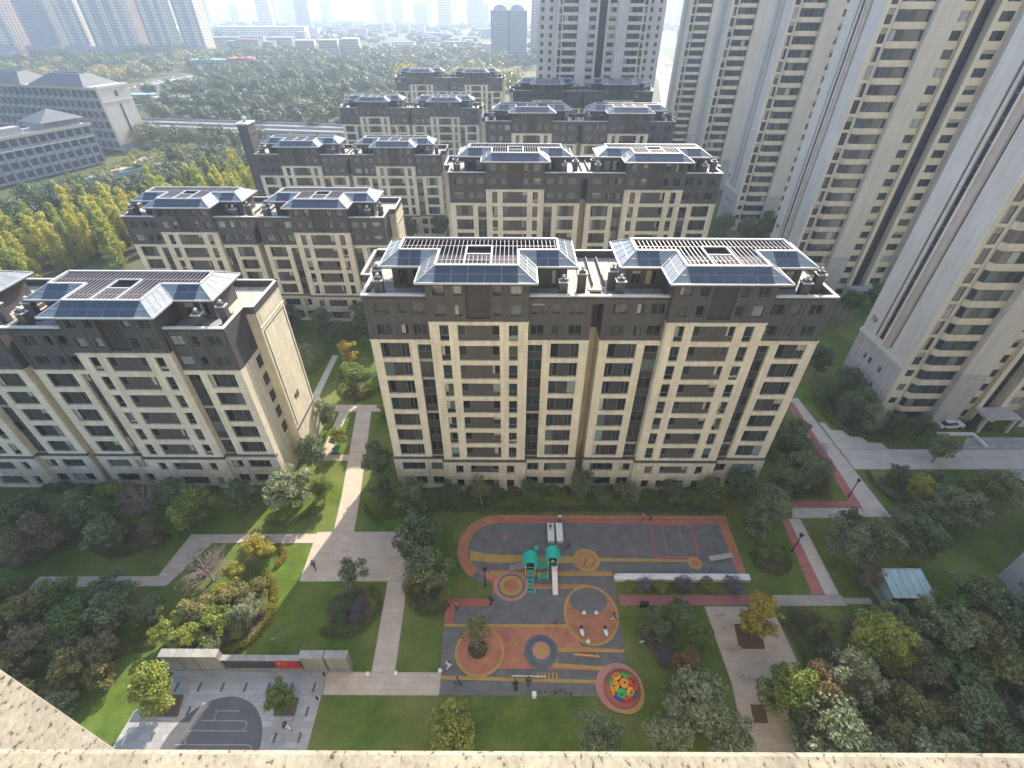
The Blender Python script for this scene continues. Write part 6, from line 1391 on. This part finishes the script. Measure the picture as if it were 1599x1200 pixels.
# ------------------------------------------------------------------ people
def skinned(name, V, Ed, Rd, m, parent):
    me = bpy.data.meshes.new(name); me.from_pydata(V, Ed, []); me.materials.append(MAT[m])
    o = place(name, me, parent)
    k = o.modifiers.new('skin', 'SKIN'); k.use_smooth_shade = True; b = o.modifiers.new('sub', 'SUBSURF'); b.levels = 1; b.render_levels = 1
    sv = me.skin_vertices[0].data
    for i, r_ in enumerate(Rd): sv[i].radius = (r_, r_); sv[i].use_root = (i == 0)
    return o
def person(x, y, z, rz, label, shirt, trousers, pose='stand', h=1.7, hair='hair', group=None):
    root = empty('person', (x, y, z), rz, label, 'person', group); s = h / 1.7; root.scale = (s, s, s)
    st = {'stand': 0.0, 'walk': .28, 'stride': .36, 'sit': 0.0}[pose]; dz = -.42 if pose == 'sit' else 0.0
    hip = .90 + dz
    if pose == 'sit':
        J = dict(kl=(.10, -.42, .50), kr=(-.10, -.42, .50), al=(.10, -.40, .08), ar=(-.10, -.40, .08), tl=(.10, -.58, .04), tr=(-.10, -.58, .04)); hz = .52
    else:
        J = dict(kl=(.10, -st * .7, .48), kr=(-.10, st * .3, .48), al=(.10, -st, .09), ar=(-.10, st * 1.1, .12), tl=(.10, -st - .15, .04), tr=(-.10, st * 1.1 - .13, .05)); hz = .90
    up = hz - .90
    V = [(0, 0, hz), (0, 0, 1.12 + up), (0, .01, 1.34 + up), (0, 0, 1.48 + up), (0, -.02, 1.56 + up), (0, -.01, 1.66 + up),
         (.18, 0, 1.38 + up), (.25, st * .5, 1.10 + up), (.24, st * .5 - .16, .90 + up), (.235, st * .5 - .21, .81 + up),
         (-.18, 0, 1.38 + up), (-.25, -st * .5, 1.10 + up), (-.24, -st * .5 - .14, .90 + up), (-.235, -st * .5 - .19, .81 + up),
         (.09, 0, hz - .04), J['kl'], J['al'], J['tl'], (-.09, 0, hz - .04), J['kr'], J['ar'], J['tr']]
    Ed = [(0, 1), (1, 2), (2, 3), (3, 4), (4, 5), (2, 6), (6, 7), (7, 8), (8, 9), (2, 10), (10, 11), (11, 12), (12, 13), (0, 14), (14, 15), (15, 16), (16, 17), (0, 18), (18, 19), (19, 20), (20, 21)]
    Rd = [.12, .11, .12, .055, .085, .075, .055, .042, .034, .03, .055, .042, .034, .03, .08, .055, .04, .035, .08, .055, .04, .035]
    skinned('body', V, Ed, Rd, 'skin', root)
    ci = [0, 1, 2, 6, 7, 8, 10, 11, 12]; mp = {v: i for i, v in enumerate(ci)}
    skinned('jacket', [V[i] for i in ci], [(mp[a], mp[b]) for a, b in Ed if a in mp and b in mp], [.15, .15, .155, .085, .07, .055, .085, .07, .055], shirt, root)
    ci = [0, 14, 15, 16, 18, 19, 20]; mp = {v: i for i, v in enumerate(ci)}
    skinned('trousers', [V[i] for i in ci], [(mp[a], mp[b]) for a, b in Ed if a in mp and b in mp], [.14, .10, .08, .065, .10, .08, .065], trousers, root)
    mb = MB(); mb.lathe(0, .025, [(.108, 1.58 + up), (.118, 1.64 + up), (.11, 1.71 + up), (.07, 1.755 + up), (.01, 1.77 + up)], 12); mb.build('hair', hair, root)
    for k in ('l', 'r'):
        a, t = J['a' + k], J['t' + k]; mb = MB(); mb.box(a[0] - .05, a[0] + .05, t[1] - .06, a[1] + .07, max(0, t[2] - .04), max(0, t[2] - .04) + .10); mb.build('shoe', 'cloth_black', root)
    return root
person(5.4, 28.8, .09, R(30), 'child in red jacket standing on the grey playground floor', 'cloth_red', 'cloth_denim', 'walk', 1.25)
person(12.4, 29.3, .1, R(80), 'person in black jacket and white trousers walking at the rim of the orange circle', 'cloth_black', 'cloth_white', 'stride', 1.7)
person(-6.9, 23.8, .08, R(-60), 'person all in white walking at the playground edge by the courtyard path', 'cloth_white', 'cloth_white', 'stride', 1.65)
person(-5.8, 22.2, .08, R(60), 'person in grey and black bending along beside the yellow stripe', 'cloth_grey', 'cloth_black', 'walk', 1.6)
person(.5, 22.1, .07, R(10), 'seated person in black below the middle of the balance beam', 'cloth_black', 'cloth_black', 'sit', 1.65)
person(1.95, 22.2, .07, R(-10), 'standing person in black below the end of the balance beam', 'cloth_black', 'cloth_denim', 'stand', 1.7)
person(-22.9, 17.9, .07, R(-120), 'person in black jacket and pale trousers striding over the grey forecourt', 'cloth_black', 'cloth_white', 'stride', 1.72)
person(-26.0, 36.1, .08, R(20), 'person in dark clothes crossing the stone plaza in the sun', 'cloth_grey', 'cloth_black', 'stride', 1.7)
person(19.0, 44.0, .09, R(100), 'person in pink top at the red band behind the court', 'cloth_pink', 'cloth_grey', 'walk', 1.6)
person(20.1, 43.9, .09, R(-80), 'person in dark purple blue jacket near the court corner', 'cloth_blue', 'cloth_black', 'stand', 1.65)
person(6.95, 43.7, .09, R(0), 'person in white top standing behind the long white benches', 'cloth_white', 'cloth_blue', 'stand', 1.6)
person(5.5, 42.2, .53, R(0), 'child in dark clothes sitting on the long white bench', 'cloth_black', 'cloth_red', 'sit', 1.1)
person(-6.7, 30.7, .09, R(-40), 'person in tan coat at the red corner mat under the thin tree', 'cloth_tan', 'cloth_black', 'stand', 1.65)
person(-2.5, 31.3, .09, R(140), 'person in black at the inner edge of the red corner mat', 'cloth_black', 'cloth_black', 'walk', 1.65)
person(9.9, 36.9, .09, R(-50), 'child in brown jacket playing on the yellow and orange disc', 'cloth_tan', 'cloth_red', 'walk', 1.2)
person(7.9, 39.3, .07, R(90), 'child in blue near the top of the grey court', 'cloth_blue', 'cloth_black', 'stride', 1.2)
person(5.35, 35.7, 1.77, R(0), 'child in white on the platform of the play structure', 'cloth_white', 'cloth_grey', 'stand', 1.15)
for x, y, c in ((77.5, 64.2, 'car_white'), (82.6, 63.9, 'car_dark')): car(x, y, .06, R(4), c, {'car_white': 'white car parked beside the number seven tower entrance', 'car_dark': 'dark car parked beside the number seven tower entrance'}[c], None)
# garden cart on the narrow path, worker's green barrow
bar = empty('green_barrow', (-29.3, 57.4, .06), R(60), 'green wheeled barrow on the narrow garden path', 'barrow')
mb = MB(); mb.add([(-.35, -.3, .35), (.5, -.3, .35), (.5, .3, .35), (-.35, .3, .35), (-.5, -.4, .75), (.7, -.4, .75), (.7, .4, .75), (-.5, .4, .75)], [(0, 1, 2, 3), (0, 4, 5, 1), (1, 5, 6, 2), (2, 6, 7, 3), (3, 7, 4, 0)]); mb.build('tray', 'play_green', bar)
mb = MB(); mb.tube((.7, -.05, .18), (.7, .05, .18), .18, .18, 12); mb.build('wheel', 'tyre', bar)
mb = MB(); mb.tube((.65, -.2, .25), (-1.1, -.3, .6), .025, .025, 6); mb.tube((.65, .2, .25), (-1.1, .3, .6), .025, .025, 6); mb.tube((-.3, -.25, .4), (-.4, -.3, 0), .025, .025, 6); mb.tube((-.3, .25, .4), (-.4, .3, 0), .025, .025, 6); mb.build('frame', 'steel', bar)

# ------------------------------------------------------------------ haze: even air over the whole place
mb = MB(); mb.box(-4500, 4500, -420, 4500, -1.0, 116)
hz_ = mb.build('haze', []); tag(hz_, kind='stuff')
m = bpy.data.materials.new('haze_air'); m.use_nodes = True; t = m.node_tree
t.nodes.remove(t.nodes['Principled BSDF'])
v = N(t, 'ShaderNodeVolumePrincipled'); v.inputs['Color'].default_value = (.50, .60, .74, 1); v.inputs['Density'].default_value = .0004; v.inputs['Anisotropy'].default_value = .25
L(t, v.outputs[0], t.nodes['Material Output'].inputs['Volume']); hz_.data.materials.append(m)
